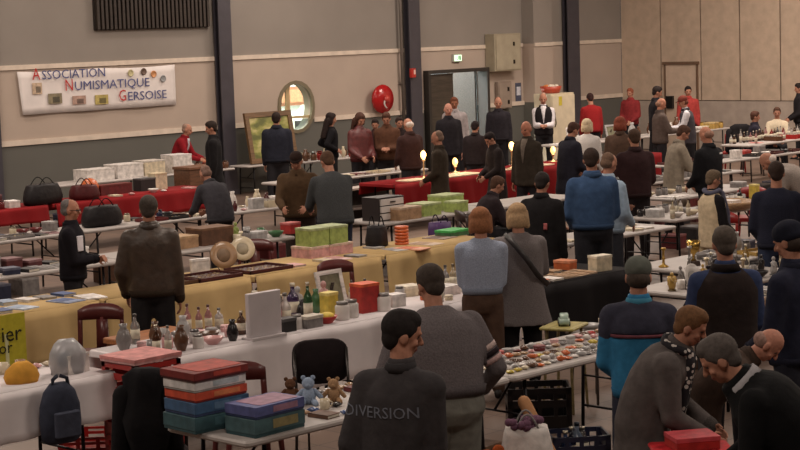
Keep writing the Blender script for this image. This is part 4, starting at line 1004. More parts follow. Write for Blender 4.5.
a = Vector((colX(566, 7.62, .1), 7.62, 0)); b = aty(524, 402, 7.96)
tag(MB().cap(a + Vector((0, 0, .05)), b, .045, .045, n=12).build('cardboard_tube', mat((176, 124, 82), 'paper')), 'brown cardboard tube leaning behind the white bag', 'tube')
q = at(578, 465, 0); g_crate((q.x, q.y, 0), FWD - PI / 2 + .1, 'navy', 'blue plastic crate on the floor right of the cardboard tube', .42, .32, .24)
q = at(560, 440, 0); g_crate((q.x + .25, q.y + .42, 0), FWD - PI / 2, 'black', 'black plastic crate behind the blue crate', .5, .34, .34)
q = at(588, 455, .24)
for k in range(4): g_bottle((at(578, 465, 0).x + .09 * (k - 1.5), at(578, 465, 0).y + .02 * k, .02), 0, ('blue', 'navy', 'pale blue', 'grey')[k], ('blue', 'navy', 'pale blue', 'grey')[k] + ' bottle standing in the blue crate', 1.2)
q = Vector((colX(487, 7.6, .2), 7.6, 0)); plush((q.x, q.y, 0), 'orange', 'orange-red doll on the floor right of the grey trousers', 2.0, FWD - PI / 2)

# left foreground: crates, red box, hanging rucksack
q = at(139, 362, .86); cx, cy = 7.93, 10.5
for k, lb in enumerate(('bottom', 'middle', 'top')): g_crate((cx, cy, .0 + k * .272), R(2 - k), 'red', '%s red drinks crate with white ring emblem beside the white-clothed table' % lb, .42, .4, .268, (206, 196, 192))
g_box((cx, cy, .818), R(2), 'pink', 'flat pinkish red box lying on the red crates', 1, (.44, .4, .04), (206, 128, 124))
q = at(95, 446, .0); g_crate((q.x, q.y - .1, 0), FWD - PI / 2, 'red', 'low red crate on the floor at the bottom left', .62, .4, .13)
q = at(112, 440, .12); g_box((q.x, q.y + .28, 0), .2, 'white', 'white carton beside the low red crate', 1, (.14, .12, .16)) if False else None
g_box((colX(113, 8.75, .1), 8.75, 0), .2, 'white', 'white carton beside the low red crate', 1, (.14, .12, .2))
t = thing('rucksack', 'dark blue-grey rucksack hanging in front of the short white cloth', 'bag', (at(58, 405, .5).x, B_ - .24, .44), R(-6))
q = at(60, 405, .6); t.location = (aty(60, 410, B_ - .27).x, B_ - .27, .36)
m = MB(); m.loft([[Vector((.15 * qq * math.copysign(abs(math.cos(a)) ** .7, math.cos(a)), .085 * qq * math.sin(a), zz)) for a in [2 * PI * j / 20 for j in range(20)]] for qq, zz in ((.75, 0), (.98, .03), (1.04, .14), (1, .26), (.8, .36), (.45, .42))]).build('bag_body', mat((54, 58, 74), 'cloth'), t)
m = MB().rbox((0, -.1, .14), (.2, .05, .18), .03); m.build('front_pocket', mat((64, 68, 84), 'cloth'), t)
for s in (-1, 1): MB().tube([(s * .07, .05, .36), (s * .06, .06, .44), (s * .05, .11, .4), (s * .03, .23, .404)] if False else [(s * .07, -.02, .36), (s * .055, -.02, .45), (s * .01, .0, .47)], .014).build('strap', mat((40, 42, 54), 'cloth'), t)
z = TZ(1)
q = at(20, 368, .8); t = thing('paper_bag', 'crumpled orange-yellow bag on the left white-clothed table', 'bag', (aty(22, 368, B_ + .1).x, B_ + .1, z), 0)
m = MB(); m.loft([[Vector((.13 * qq * math.cos(a) + .012 * math.sin(4 * a), .09 * qq * math.sin(a) + .01 * math.cos(3 * a), zz)) for a in [2 * PI * j / 16 for j in range(16)]] for qq, zz in ((.9, 0), (1.05, .05), (.9, .1), (.5, .14), (.3, .15))]).build('bag_body', mat((214, 150, 50), 'paper'), t)
q = aty(68, 366, B_ + .12); t = thing('plastic_bag', 'translucent plastic bag of odds and ends above the rucksack', 'bag', (q.x, B_ + .12, z))
m = MB(); m.loft([[Vector((.14 * qq * math.cos(a) + .012 * math.sin(4 * a + zz * 30), .1 * qq * math.sin(a) + .01 * math.cos(3 * a), zz)) for a in [2 * PI * j / 16 for j in range(16)]] for qq, zz in ((.9, 0), (1.05, .07), (1.0, .16), (.7, .22), (.4, .25))]).build('bag_body', mat((206, 206, 210), 'glass', .3), t)
MB().ell((-.04, -.02, .1), (.05, .05, .06)).build('blue_contents', mat((90, 120, 150), 'plastic'), t); MB().ell((.04, 0, .08), (.06, .05, .06)).build('dark_contents', mat((70, 60, 56), 'plastic'), t)
KEEPOUT += [(6.2, 7.8, B_ - .05, B_ + .25)]
fill(6.25, 7.68, B_ + .22, B_ + .6, ['jar', 'box', 'mug', 'bottle', 'packet', 'bowl'], ['cream', 'white', 'grey', 'pink', 'tan'], 'the short white-clothed table', z, .95)
q = aty(97, 356, B_ + .05); g_box((7.53, B_ + .12, z), R(8), 'white', 'white open card box left of the red crates', 1, (.2, .16, .14), (200, 194, 190))
# yellow poster on the first ochre cloth
a, b = aty(-14, 318, C_ - .1), aty(27, 362, C_ - .1)
t = thing('yellow_poster', 'yellow poster with dark lettering hanging on the leftmost ochre cloth', 'poster', (b.x, C_ - .10, b.z))
pw = 1.0; ph_ = a.z - b.z + .0
MB().box((-pw / 2, 0, ph_ / 2), (pw, .006, ph_)).build('sheet', mat((190, 178, 44), 'paper'), t)
pt = aty(26, 318, C_ - .1).z - b.z
for body, py, sz in (('Papier', 341, .2), ("d'or", 352.5, .15)):
    zz = aty(10, py, C_ - .1).z - b.z; tm, w = text_mesh('lettering', body, sz, mat((44, 42, 30), 'paper'), t, Matrix.Identity(4))
    tm.data.transform(Matrix.Translation((aty(22 if sz > .16 else 12.5, py, C_ - .1).x - b.x - w, -.006, zz)) @ Matrix.Rotation(PI / 2, 4, 'X'))
MB().box((aty(7, 352, C_ - .1).x - b.x, -.005, .13), (.035, .004, .3), rz=0).build('pale_stroke', mat((206, 204, 150), 'paper'), t)
# long white-clothed table: bottles, boxes, tins
yB = B_
def bq(px, py, dy=.2): q = aty(px, py, B_ + dy); return (q.x, B_ + dy, z)
t = thing('display_stand', 'white translucent display stand standing upright among the bottles', 'display stand', bq(265, 350, .05))
MB().rbox((0, 0, .19), (.34, .05, .36), .01).box((0, 0, .01), (.36, .14, .02)).build('clear_board', mat((205, 196, 198), 'plastic', .5), t)
g_bottle(bq(256, 330, .3), 0, 'maroon', 'tall maroon bottle behind the white panel', 2.0); g_vase(bq(272, 330, .34), 0, 'pink', 'pinkish vase behind the white panel', 1.6)
for px, dy, c, s, fn, lb in ((286, .3, 'white', 1.5, g_bottle, 'white bottle right of the white panel'), (294, .55, 'purple', 1.5, g_bottle, 'purple bottle behind the white one'), (299, .66, 'silver', 1.7, g_figurine, 'silver figurine behind the bottles'), (309, .28, 'green', 1.3, g_bottle, 'green bottle at centre of the white-clothed table'),
                             (303, .42, 'black', 1.1, g_vase, 'black vase on the white-clothed table'), (317, .62, 'green', 1.1, g_vase, 'green vase beside the yellow box'), (286, .12, 'black', .8, g_box, 'small black and white box beside the panel'), (297, .14, 'white', 1.1, g_jar, 'white jar right of the panel'), (325, .62, 'pink', 1.5, g_figurine, 'pink figurine at the back of the bottles'), (336, .66, 'white', 1.3, g_frame, 'white standing picture behind the yellow box')):
    fn(bq(px, 330, dy), 0, c, lb, s)
g_box(bq(330, 330, .42), R(5), 'yellow', 'yellow box standing among the bottles', 1, (.13, .1, .2)); g_bowl(bq(327, 330, .13), 0, 'red', 'red bowl with yellow contents at the cloth edge', 1.1)
_one(MB().ell((0, 0, 0), (.07, .07, .035)), 'fruit_heap', 'fruit', mat((216, 186, 60), 'print'), Vector(bq(327, 330, .13)) + Vector((0, 0, .062)), 0, 'yellow heap in the red bowl at the cloth edge')
g_box(bq(311, 330, .1), 0, 'grey', 'pale crate of small bottles at the cloth edge', 1, (.18, .11, .1), (206, 196, 180))
g_box(bq(366, 330, .3), R(-4), 'red', 'red box with orange lid on the white-clothed table', 1, (.2, .16, .25), (226, 92, 50))
for i, px in enumerate((343, 352)): g_jar(bq(px, 330, .16 + .02 * i), 0, 'white', ('left', 'right')[i] + ' white canister left of the red box', 1.4)
g_jar(bq(384, 320, .2), 0, 'white', 'white canister right of the red box', 1.4)
KEEPOUT += [(9.5, 11.25, B_, B_ + .8)]
fill(8.25, 9.45, B_ + .06, B_ + .76, ['jar', 'mug', 'bottle', 'bowl', 'tin', 'vase', 'packet'], ['silver', 'grey', 'white', 'brown', 'black', 'pink'], 'the left of the long white cloth', z, .92)
fill(11.2, 12.25, B_ + .06, B_ + .76, ['jar', 'mug', 'bottle', 'box', 'tin', 'vase', 'bowl'], ['white', 'cream', 'silver', 'pink', 'green', 'orange'], 'the right of the long white cloth', z, .9)
KEEPOUT.clear()
fill(9.75, 11.2, B_ + .2, B_ + .76, ['box', 'jar', 'bottle', 'mug', 'box'], ['white', 'cream', 'white', 'silver', 'pink', 'grey'], 'the middle of the long white cloth', z, 1, .8, gap=.008)
# wooden chest behind the white-clothed table
q = aty(154, 340, B_ + 1.15); t = thing('wooden_chest', 'orange-brown wooden chest behind the long white cloth', 'chest', (q.x, q.y, 0), R(2))
MB().rbox((0, 0, .33), (.68, .42, .66), .02).build('chest_body', mat((142, 84, 46), 'wood'), t); MB().rbox((0, 0, .685), (.72, .46, .05), .02).build('lid', mat((164, 100, 56), 'wood'), t)
# ------------------------------------------------------------------ ochre row
def cq(px, py, dy): q = aty(px, py, C_ + dy); return (q.x, C_ + dy, z)
def place(px, py, fn, c, lb, s=1, rz=0, lift=0, **k):
    q = at(px, py, z); return fn((q.x, q.y, z + lift), R(rz), c, lb, s, **k)
KEEPOUT.clear()
place(224, 270, g_plate, 'tan', 'round tan wooden plate leaning on the ochre table', 1.2, -25); place(243, 262, g_plate, 'cream', 'round cream plate with dark motif right of the tan one', 1.1, -25)
g_box(cq(200, 270, .64), R(-20), 'white', 'white card box left of the round plates', 1, (.2, .05, .15)); 
for px, py, w, d, lb, c in ((214, 279, .56, .44, 'dark red-brown display case of coins at left of the pair', 'maroon'), (265, 271, .58, .42, 'dark red-brown display case of coins at right of the pair', 'maroon'), (172, 283, .42, .4, 'brown display case of coins beside the leather jacket', 'brown')):
    q = at(px, py, z); g_tray((q.x, C_ + .28, z + .002), 0, c, lb, 1, w, d)
fill(8.05, 10.1, C_ + .06, C_ + .74, ['album', 'magazine', 'magazine', 'cards', 'book'], ['pale blue', 'blue', 'grey', 'navy', 'white', 'silver'], 'the left of the ochre row', z, .95)
fill(12.35, 13.5, C_ + .06, C_ + .42, ['magazine', 'book', 'magazine'], ['pink', 'cream', 'grey', 'tan'], 'the middle of the ochre row', z, .95)
for i, (px, w) in enumerate(((313, .26), (332, .26))):
    q = aty(px, 255, C_ + .62); o = g_box((q.x, C_ + .62, z), R(3), 'pink', ('left', 'right')[i] + ' pinkish carton under the lime green boxes', 1, (w + .1, .3, .12), (206, 176, 160))
    g_box((q.x, C_ + .62, z + .114), R(-2), 'lime', ('left', 'right')[i] + ' lime green box stacked behind the ochre table edge', 1, (w, .26, .2), (160, 172, 120))
fill(13.85, 14.3, C_ + .05, C_ + .76, ['magazine', 'magazine', 'packet', 'book'], ['cream', 'silver', 'grey', 'pink'], 'the ochre row behind the maroon chair', z, .9)
q = aty(402, 245, C_ + .5); t = thing('spool_stack', 'stack of orange plastic discs on the ochre table', 'stack of discs', (q.x, q.y, z))
for k in range(6): MB().lathe([(.075, 0), (.08, .008), (.08, .028), (.06, .034), (0, .034)], 18, (0, 0, k * .036)).build('disc', mat((214, 96 - 4 * (k % 2), 40), 'plastic'), t)
q = aty(377, 245, C_ + .62); g_bag((q.x, q.y, z), .3, 'black', 'black rounded bag left of the orange discs', 1, .3, .2, .24)
for px, py, c, lb in ((425, 244, 'tan', 'tan sheet left of the green flat box'), (440, 238, 'brown', 'brown sheet before the green flat box'), (412, 249, 'orange', 'orange sheet before the orange discs')): place(px, py, g_paper, c, lb, 1.2, 8)
q = aty(452, 232, C_ + .6); g_box((q.x, q.y, z), R(3), 'green', 'bright green flat box at the right end of the ochre row', 1, (.34, .24, .07), (60, 176, 80))
q = aty(441, 222, C_ + 1.0); g_bag((q.x, C_ + 1.02, 0), 0, 'purple', 'purple bag standing behind the green flat box', 1, .34, .24, .86)
# ------------------------------------------------------------------ rows D and E
z = TT
KEEPOUT.clear()
fill(9.95, 11.8, D_ + .05, D_ + .7, ['magazine', 'box', 'book', 'album', 'magazine'], ['grey', 'brown', 'maroon', 'maroon', 'black', 'white', 'navy'], 'the grey table behind the black jacket', z, 1, gap=.008)
q = aty(203, 245, D_ + .3); g_box((q.x - .35, D_ + .35, z), R(4), 'tan', 'light wooden box left of the pair behind the round plates', 1, (.42, .3, .14), (186, 150, 110)); g_box((q.x + .15, D_ + .35, z), R(-4), 'brown', 'brown wooden box with pale lid behind the round plates', 1, (.46, .32, .2), (120, 84, 58))
fill(13.5, 14.35, D_ + .06, D_ + .7, ['jar', 'bowl', 'vase', 'figurine', 'box', 'mug', 'candlestick'], ['lime', 'grey', 'cream', 'black', 'green', 'silver'], 'the table by the maroon chair', z, .9, 1.15)
q = aty(291, 240, D_ + .3); g_box((q.x, D_ + .3, z), R(8), 'red', 'small red box at the right end by the person in cap', 1, (.2, .16, .13))
# white drawer rack
q = aty(384, 222, D_ + .35); t = thing('drawer_rack', 'black-framed rack of white drawers before the maroon leather jacket', 'drawer rack', (q.x, D_ + .36, z), 0)
W, H = .46, .30
MB().box((0, 0, H / 2 + .0), (W, .3, H)).build('rack_frame', mat((44, 36, 36), 'paint'), t)
for k in range(3): d_ = MB().rbox((0, -.16, .055 + k * .092), (W - .05, .03, .078), .006).build('drawer', mat((206, 196, 190), 'plastic'), t); MB().box((0, -.18, .055 + k * .092), (.09, .015, .018)).build('drawer_pull', mat((120, 112, 108), 'metal'), d_)

for px, py, c, lb, d3 in ((424, 215, 'lime', 'lime green lidded box left of two before the candle table', (.36, .3, .16)), (446, 209, 'lime', 'lime green lidded box behind the left one', (.4, .3, .2)), (466, 212, 'lime', 'small lime green box beside the bent figure', (.24, .22, .14)), (447, 222, 'tan', 'tan carton before the lime green boxes', (.42, .3, .16))):
    q = at(px, py, z); g_box((q.x, max(D_ + .18, min(q.y, D_ + .6)), z), R(4), c, lb, 1, d3, (168, 180, 122) if c == 'lime' else None)
KEEPOUT += [(aty(104, 215, E_ + .3).x - .4, aty(104, 215, E_ + .3).x + .4, E_ + .1, E_ + .6)]
fill(11.4, 15.55, E_ + .05, E_ + .66, ['box', 'book', 'tray', 'bowl', 'magazine', 'jar'], ['dark red', 'maroon', 'brown', 'grey', 'cream', 'black', 'navy'], 'the second row from the back wall', z, 1, gap=.01)
fill(15.95, 17.9, E_ + .05, E_ + .66, ['box', 'book', 'bowl', 'magazine', 'vase', 'packet', 'cards'], ['white', 'cream', 'pink', 'silver', 'tan', 'maroon'], 'the table behind the brown cap', z, .9)
# rows F and G
z = TZ(1)
q = aty(92, 205, F_ + .5); g_ball((q.x, F_ + .54, z), 0, 'orange', 'orange ball on the left red-clothed table', 1.6)
KEEPOUT += [(aty(40, 215, F_ + .3).x - .4, aty(40, 215, F_ + .3).x + 1.05, F_, F_ + .5)]
fill(13.1, 15.0, F_ + .05, F_ + .66, ['box', 'frame', 'vase', 'jar'], ['dark red', 'white', 'maroon', 'brown', 'grey'], 'the far left red cloth', z, 1, 1.2, gap=.01)
q = aty(160, 192, F_ + .5); g_box((q.x, F_ + .55, z), 0, 'cream', 'cream carton standing below the person in red', 1, (.24, .2, .26), (206, 186, 150))
q = aty(115, 192, F_ + .5); g_box((q.x, F_ + .55, z), 0, 'dark red', 'long dark red box on the red cloth', 1, (.6, .2, .16), (110, 40, 36)); g_box((q.x + .62, F_ + .55, z), 0, 'black', 'black box left of the cream carton', 1, (.3, .2, .2))
fill(15.9, 18.3, F_ + .05, F_ + .33, ['magazine', 'packet', 'bowl', 'book'], ['white', 'cream', 'silver', 'pink'], 'the red cloth below the red jacket', z, .6)
z = TT
for px, c, lb, d3, lid in ((95, 'white', 'long white box at left by the back wall', (.58, .4, .2), (206, 198, 192)), (125, 'white', 'white box in the middle by the back wall', (.56, .4, .24), (210, 202, 196)), (150, 'cream', 'cream box at right by the back wall', (.46, .36, .26), (196, 186, 176)), (178, 'white', 'white box just below the red jacket', (.42, .36, .32), (214, 206, 204))):
    q = aty(px, 180, G_ + .3); g_box((q.x, G_ + .32, z), 0, c, lb, 1, d3, lid)
q = aty(205, 172, G_ - .35); t = thing('wooden_chest', 'brown wooden crate before the person in red jacket', 'chest', (q.x - .2, G_ - .4, 0)); MB().rbox((0, 0, .42), (.75, .45, .84), .02).build('chest_body', mat((104, 66, 44), 'wood'), t); MB().rbox((0, 0, .86), (.79, .48, .05), .02).build('lid', mat((116, 74, 50), 'wood'), t)
fill(20.35, 21.35, G_ + .05, G_ + .6, ['box', 'bowl', 'jar', 'packet', 'ball'] if False else ['box', 'bowl', 'jar', 'packet'], ['red', 'white', 'orange', 'cream', 'brown'], 'the table before the painting', z, .9, 1.3)
# framed painting leaning by the wall
a, b = aty(242, 113, WY - .5), aty(291, 172, WY - .5)
q = aty(266, 165, WY - .35); t = thing('framed_painting', 'large gilt-framed green and yellow landscape leaning at the back wall', 'painting', (q.x, WY - .62, .605), 0)
w = b.x - a.x; h = 1.02; M = Matrix.Rotation(R(-10), 3, 'X')
def tl(m): m.v = [M @ v for v in m.v]; return m
tl(MB().box((-w / 2 + .05, 0, h / 2), (.1, .06, h)).box((w / 2 - .05, 0, h / 2), (.1, .06, h)).box((0, 0, .05), (w - .2, .06, .1)).box((0, 0, h - .05), (w - .2, .06, .1))).build('frame', mat((110, 78, 46), 'wood'), t)
def paint_mat():
    m = bpy.data.materials.new('landscape'); m.use_nodes = True; nt = m.node_tree; bb = nt.nodes['Principled BSDF']; L = nt.links.new
    tc = nt.nodes.new('ShaderNodeTexCoord'); mp = nt.nodes.new('ShaderNodeMapping'); mp.inputs['Scale'].default_value = (1.6, 1, 3.2); n = nt.nodes.new('ShaderNodeTexNoise'); n.inputs['Scale'].default_value = 1.6; n.inputs['Detail'].default_value = 4
    L(tc.outputs['Object'], mp.inputs[0]); L(mp.outputs[0], n.inputs['Vector']); r = nt.nodes.new('ShaderNodeValToRGB'); e = r.color_ramp.elements
    e[0].position = .38; e[0].color = lin((92, 96, 44)) + (1,); e[1].position = .62; e[1].color = lin((190, 178, 120)) + (1,); x = e.new(.5); x.color = lin((140, 140, 70)) + (1,)
    L(n.outputs['Fac'], r.inputs[0]); L(r.outputs[0], bb.inputs['Base Color']); bb.inputs['Roughness'].default_value = .4; return m
tl(MB().box((0, .012, h / 2), (w - .2, .03, h - .2))).build('canvas', paint_mat(), t)
folding_table(q.x - .9, q.x + .9, WY - .85, WY - .25, 'low table under the framed painting').scale = (1, 1, .8)
# candle-lit red table
z = TZ(1)
def lamp(px, py, X, label, hgt, e, Y=20.0):
    q = aty(px, py, Y); t = thing('candle_lamp', label, 'lamp', (q.x, Y, z)); h = hgt
    MB().lathe([(.08, 0), (.085, .012), (.02, .03), (.012, .05), (.011, h - .08), (.03, h - .06), (.03, h - .04), (0, h - .04)], 14).build('lamp_stem', mat((206, 176, 130), 'metal', .4), t)
    MB().ell((0, 0, h + .03), (.045, .045, .07), n=14, k=10).build('glowing_bulb', mat((255, 196, 110), 'plain', em=e * .45), t)
    l = bpy.data.lights.new('lamp_light', 'POINT'); l.energy = e * 1.1; l.color = (1, .68, .36); l.shadow_soft_size = .07; o = bpy.data.objects.new('lamp_light', l); col.objects.link(o); o.location = (q.x, Y - .09, z + h + .06); return t
lamp(424, 181, 0, 'lit candle lamp on a thin stem at left of the red tables', .36, 9); lamp(512, 168, 0, 'lit candle lamp on a thin stem before the tall dark suit', .36, 9)
lamp(455, 163, 0, 'small lit lamp between the two tall candle lamps', .16, 4, 20.3); lamp(553, 155, 0, 'small lit lamp right of the tall dark suit', .18, 4, 20.25)
for px, py, w, d, lb in ((420, 181, .5, .3, 'cream price sheet beside the left candle lamp'), (466, 176, .9, .42, 'wide cream sheet on the red cloth at centre'), (513, 171, .3, .3, 'cream card by the right candle lamp'), (553, 166, .4, .3, 'cream card right of the tall dark suit')):
    q = at(px, py, z); t = thing('paper_sheet', lb, 'paper', (q.x, max(19.95, min(q.y, 20.3)), z)); MB().box((0, 0, .01), (w, d, .02)).build('sheet', mat((224, 204, 170), 'paper'), t); MB().box((0, 0, .0215), (w * .8, d * .5, .002)).build('printed_lines', mat((190, 168, 140), 'print'), t)
z = TT
fill(19.5, 22.6, 21.6, 22.2, ['tray', 'magazine', 'book', 'cards'], ['dark red', 'white', 'maroon', 'cream'], 'the dark table before the maroon leather', z, .85)
q = aty(372, 196, 20.85); t = thing('shelf_rack', 'low black rack with two pale shelves before the maroon leather', 'rack', (q.x - .1, 20.95, 0)); w = 1.5
for zz in (.3, .62): MB().box((0, 0, zz), (w, .36, .03)).build('shelf', mat((176, 162, 154), 'paint'), t)
for sx in (-1, 1):
    for sy in (-1, 1): MB().box((sx * (w / 2 - .02), sy * .16, .34), (.03, .03, .68)).build('post', mat((34, 30, 30), 'paint'), t)
MB().box((0, .17, .34), (w, .015, .66)).build('back_panel', mat((36, 30, 30), 'paint'), t)
fill(22.95, 25.1, 25.0, 25.5, ['box', 'bowl', 'vase', 'jar'], ['red', 'cream', 'white', 'brown'], 'the table by the hose reel', z, .85, 1.3)
# ------------------------------------------------------------------ right-hand tables
fill(15.1, 17.2, 12.55, 13.15, ['magazine', 'packet', 'book'], ['white', 'cream', 'silver'], 'the white table by the denim jacket', z, .3)
z = TZ(1); fill(12.75, 14.05, B_ + .04, B_ + .7, ['magazine', 'book', 'magazine', 'box', 'album'], ['white', 'tan', 'orange', 'cream', 'grey'], 'the black-draped table', z, .95); z = TT
q = at(683, 285, z); g_trophy((14.6, 10.3, z), 0, 'gold', 'gold trophy cup among the silverware', 1.25); KEEPOUT += [(14.45, 14.75, 10.2, 10.45)]
fill(14.3, 15.95, 10.12, 10.82, ['candlestick', 'bowl', 'mug', 'tin', 'vase', 'tray', 'jar'], ['silver', 'grey', 'white', 'black', 'gold'], 'the silverware table', z, .93)
fill(13.05, 14.85, 9.22, 9.88, ['bottle', 'mug', 'bowl', 'figurine', 'vase', 'plate', 'candlestick'], ['white', 'silver', 'black', 'cream', 'gold', 'grey'], 'the crockery table', z, .93)
q = aty(764, 322, A_ + .3)
for k in range(9): g_paper((q.x + rnd.uniform(-.01, .01), A_ + .3, z + .018 * k), R(rnd.uniform(-5, 5)), ('cream', 'white', 'grey')[k % 3], '%s magazine counted upwards in the pile at right' % ('lowest', 'second', 'third', 'fourth', 'fifth', 'sixth', 'seventh', 'eighth', 'topmost')[k], .95)
KEEPOUT += [(q.x - .15, q.x + .15, A_, A_ + .8)]
fill(11.8, 13.4, A_ + .05, A_ + .74, ['book', 'box', 'magazine', 'frame'], ['white', 'cream', 'tan', 'black', 'navy'], 'the right-hand magazine table', z, .85)
q = at(722, 196, z); t = thing('wooden_tray', 'round shallow wooden tray before the person in navy', 'tray', (19.3, 13.1, z)); MB().lathe([(.3, 0), (.36, .05), (.36, .1), (.335, .1), (.33, .06), (0, .05)], 28).build('tray', mat((168, 130, 92), 'wood'), t); MB().box((.05, 0, .08), (.2, .26, .05)).build('napkin', mat((214, 206, 200), 'paper'), t)
g_box((20.1, 13.2, z), 0, 'yellow', 'yellow and black box right of the round wooden tray', 1, (.1, .1, .24)); KEEPOUT += [(18.9, 19.7, 12.8, 13.6), (20.0, 20.2, 13.0, 13.4)]
fill(17.95, 20.35, 12.95, 13.55, ['box', 'mug', 'bottle', 'jar', 'bowl'], ['white', 'grey', 'cream', 'silver', 'black'], 'the round tray table', z, .85)
fill(20.05, 22.15, 14.5, 15.05, ['box', 'magazine', 'bowl', 'book', 'jar'], ['white', 'grey', 'cream', 'tan'], 'the grey table behind the fleece vest', z, .85)
fill(21.65, 24.3, 16.25, 16.85, ['magazine', 'box', 'book', 'cards', 'tray'], ['grey', 'silver', 'white', 'black', 'red'], 'the table behind the beige coat', z, .8)
fill(24.7, 28.4, 17.55, 18.15, ['magazine', 'box', 'book', 'tray', 'bowl'], ['white', 'grey', 'maroon', 'black', 'red'], 'the long grey table at right', z, .8)
fill(29.3, 32.9, 19.35, 19.9, ['box', 'magazine', 'bottle', 'bowl', 'cards'], ['red', 'white', 'pink', 'brown', 'grey'], 'the table of the seated pair', z, .8)
fill(28.1, 30.9, 22.95, 23.5, ['box', 'vase', 'jar', 'magazine', 'frame'], ['white', 'cream', 'silver', 'brown', 'white'], 'the table before the red jumper', z, .85, 1.3)
fill(31.3, 33.9, 22.95, 23.5, ['box', 'vase', 'jar', 'bowl'], ['white', 'cream', 'brown', 'gold'], 'the far right table', z, .85, 1.3)
q = aty(617, 142, 21.2); g_bag((q.x, 21.2, .0), 0, 'red', 'orange-red bag in front of the white table', 1, .5, .3, .8)
# white cabinet by the pier, with an orange-red basket on top
a, b = aty(549, 94, 25.6), aty(573, 126, 25.6); w = b.x - a.x
t = thing('white_cabinet', 'tall white cabinet with a yellow sticker beside the wall pier', 'cabinet', ((a.x + b.x) / 2, 25.8, 0)); H = a.z
MB().rbox((0, 0, H / 2), (w, .5, H), .02).build('cabinet_body', mat((206, 190, 160), 'paint'), t); MB().rbox((0, -.265, H / 2 + .04), (w * .96, .03, H * .9), .01).build('cabinet_door', mat((212, 196, 166), 'paint'), t)
q = aty(561, 101, 25.5); MB().box((q.x - t.location.x, -.284, q.z), (.11, .006, .2)).build('sticker', mat((206, 186, 60), 'paper'), t); MB().tube([(-w * .4, -.29, H * .55), (-w * .4, -.32, H * .6), (-w * .4, -.29, H * .75)], .012).build('handle', mat((120, 116, 112), 'metal'), t)
t = thing('basket', 'orange-red basket on top of the white cabinet', 'basket', ((a.x + b.x) / 2 - .1, 25.8, H)); MB().lathe([(.17, 0), (.2, .02), (.25, .16), (.235, .16), (.19, .03), (0, .02)], 18).build('basket_body', mat((186, 66, 40), 'plastic'), t)
pm = MB()
for k in range(8): pm.ell((rnd.uniform(-.15, .15), rnd.uniform(-.12, .12), .15), (.06, .06, .05), n=8, k=6, mi=k % 2)
pm.build('contents', [mat((206, 120, 60), 'plastic'), mat((214, 200, 180), 'plastic')], t)
# red patterned pile between the people at the bottom right
q = at(692, 446, .83); t = thing('red_table', 'small table under a red patterned cloth at the bottom right', 'table', (q.x, q.y, 0), FWD - PI / 2)
MB().rbox((0, 0, .78), (.42, .36, .03), .02).build('tabletop', mat((120, 60, 50), 'wood'), t)
for sx in (-1, 1):
    for sy in (-1, 1): MB().box((sx * .18, sy * .15, .383), (.035, .035, .766)).build('leg', mat((90, 50, 40), 'wood'), t)
m = MB().rbox((0, 0, .01), (.44, .38, .02), .03)
o = tag(m.build('red_cloth', mat((196, 26, 34), 'print'), loc=(q.x, q.y, .796), rz=FWD - PI / 2), 'bright red cloth on the small table at the bottom right', 'cloth')
g_box((q.x + .03, q.y + .02, .818), FWD - PI / 2 + .2, 'red', 'red patterned box between the leather coat and black suit', 1, (.25, .2, .07), (196, 66, 74))

# dark boxes added under the tables, as clutter and to deepen the darkness
KEEPOUT.clear()
for x0, x1, y, ph in ((9.9, 11.85, D_, 'the floor behind the black jacket'), (11.9, 14.4, D_, 'the floor under the wooden boxes'), (15.9, 18.1, D_, 'the floor under the drawer rack'), (18.15, 19.9, D_, 'the floor under the lime boxes'),
                      (11.3, 13.4, E_, 'the floor below the second row at left'), (13.45, 15.6, E_, 'the floor below the black holdall'), (15.9, 18.0, E_, 'the floor behind the brown cap'), (17.3, 19.3, G_, 'the floor under the white boxes'),
                      (19.4, 22.7, 21.55, 'the floor before the maroon leather'), (20.0, 22.2, 14.45, 'the floor behind the fleece vest'), (21.6, 24.4, 16.2, 'the floor behind the beige coat'), (24.6, 28.5, 17.5, 'the floor under the long grey table'),
                      (14.25, 16.0, 10.1, 'the floor under the silverware'), (17.9, 20.4, 12.9, 'the floor under the round tray'), (13.0, 14.9, 9.2, 'the floor under the crockery')):
    fill(x0 + .26, x1 - .26, y + .12, y + .62, ['box'], ['black', 'brown', 'navy', 'maroon', 'dark red', 'grey'], ph, 0, 1, 1.7, gap=.06)
z = TZ(1)
q = aty(40, 215, F_ + .3); g_bag((q.x, F_ + .2, z), .2, 'black', 'large black bag on the far left red cloth', 1, .7, .3, .3); g_bag((q.x + .75, F_ + .2, z), -.2, 'maroon', 'dark maroon bag beside the large black one', 1, .45, .3, .22)
q = aty(104, 215, E_ + .3); g_bag((q.x, E_ + .35, TT), .1, 'black', 'black holdall on the table behind the brown leather jacket', 1, .6, .3, .26)
# ------------------------------------------------------------------ the crowd
BK, GH, BR, DB = (26, 24, 26), (122, 112, 104), (78, 54, 38), (44, 33, 28)
P = person
P(70, 199, 92, 'person in black jacket with white chest patch, standing in profile at far left', Y=14.95, top=('jacket', (26, 23, 30)), hair=('receding', (110, 104, 102)), hp=4, L='clasp', Rr='clasp', extra=[E_side_patch((220, 214, 224)), E_glasses])
P(148, 195, 358, 'person in dark brown leather jacket seen from behind before the ochre table', Y=12.85, top=('leather', (66, 50, 38)), trousers=(34, 32, 34), hair=('short', (70, 62, 56)), L='pocket', Rr='down', girth=1.12)
P(187, 124, 100, 'person in red jacket and white shirt leaning below the banner', Y=26.1, top=('jacket', (140, 20, 30)), hair=('receding', (150, 120, 104)), lean=26, hp=14, L='table', Rr='table', shirt=(190, 190, 200))
P(211, 121, 265, 'person in black beside the left steel column', Y=23.5, top=('coat', BK), hair=('short', DB), hp=16)
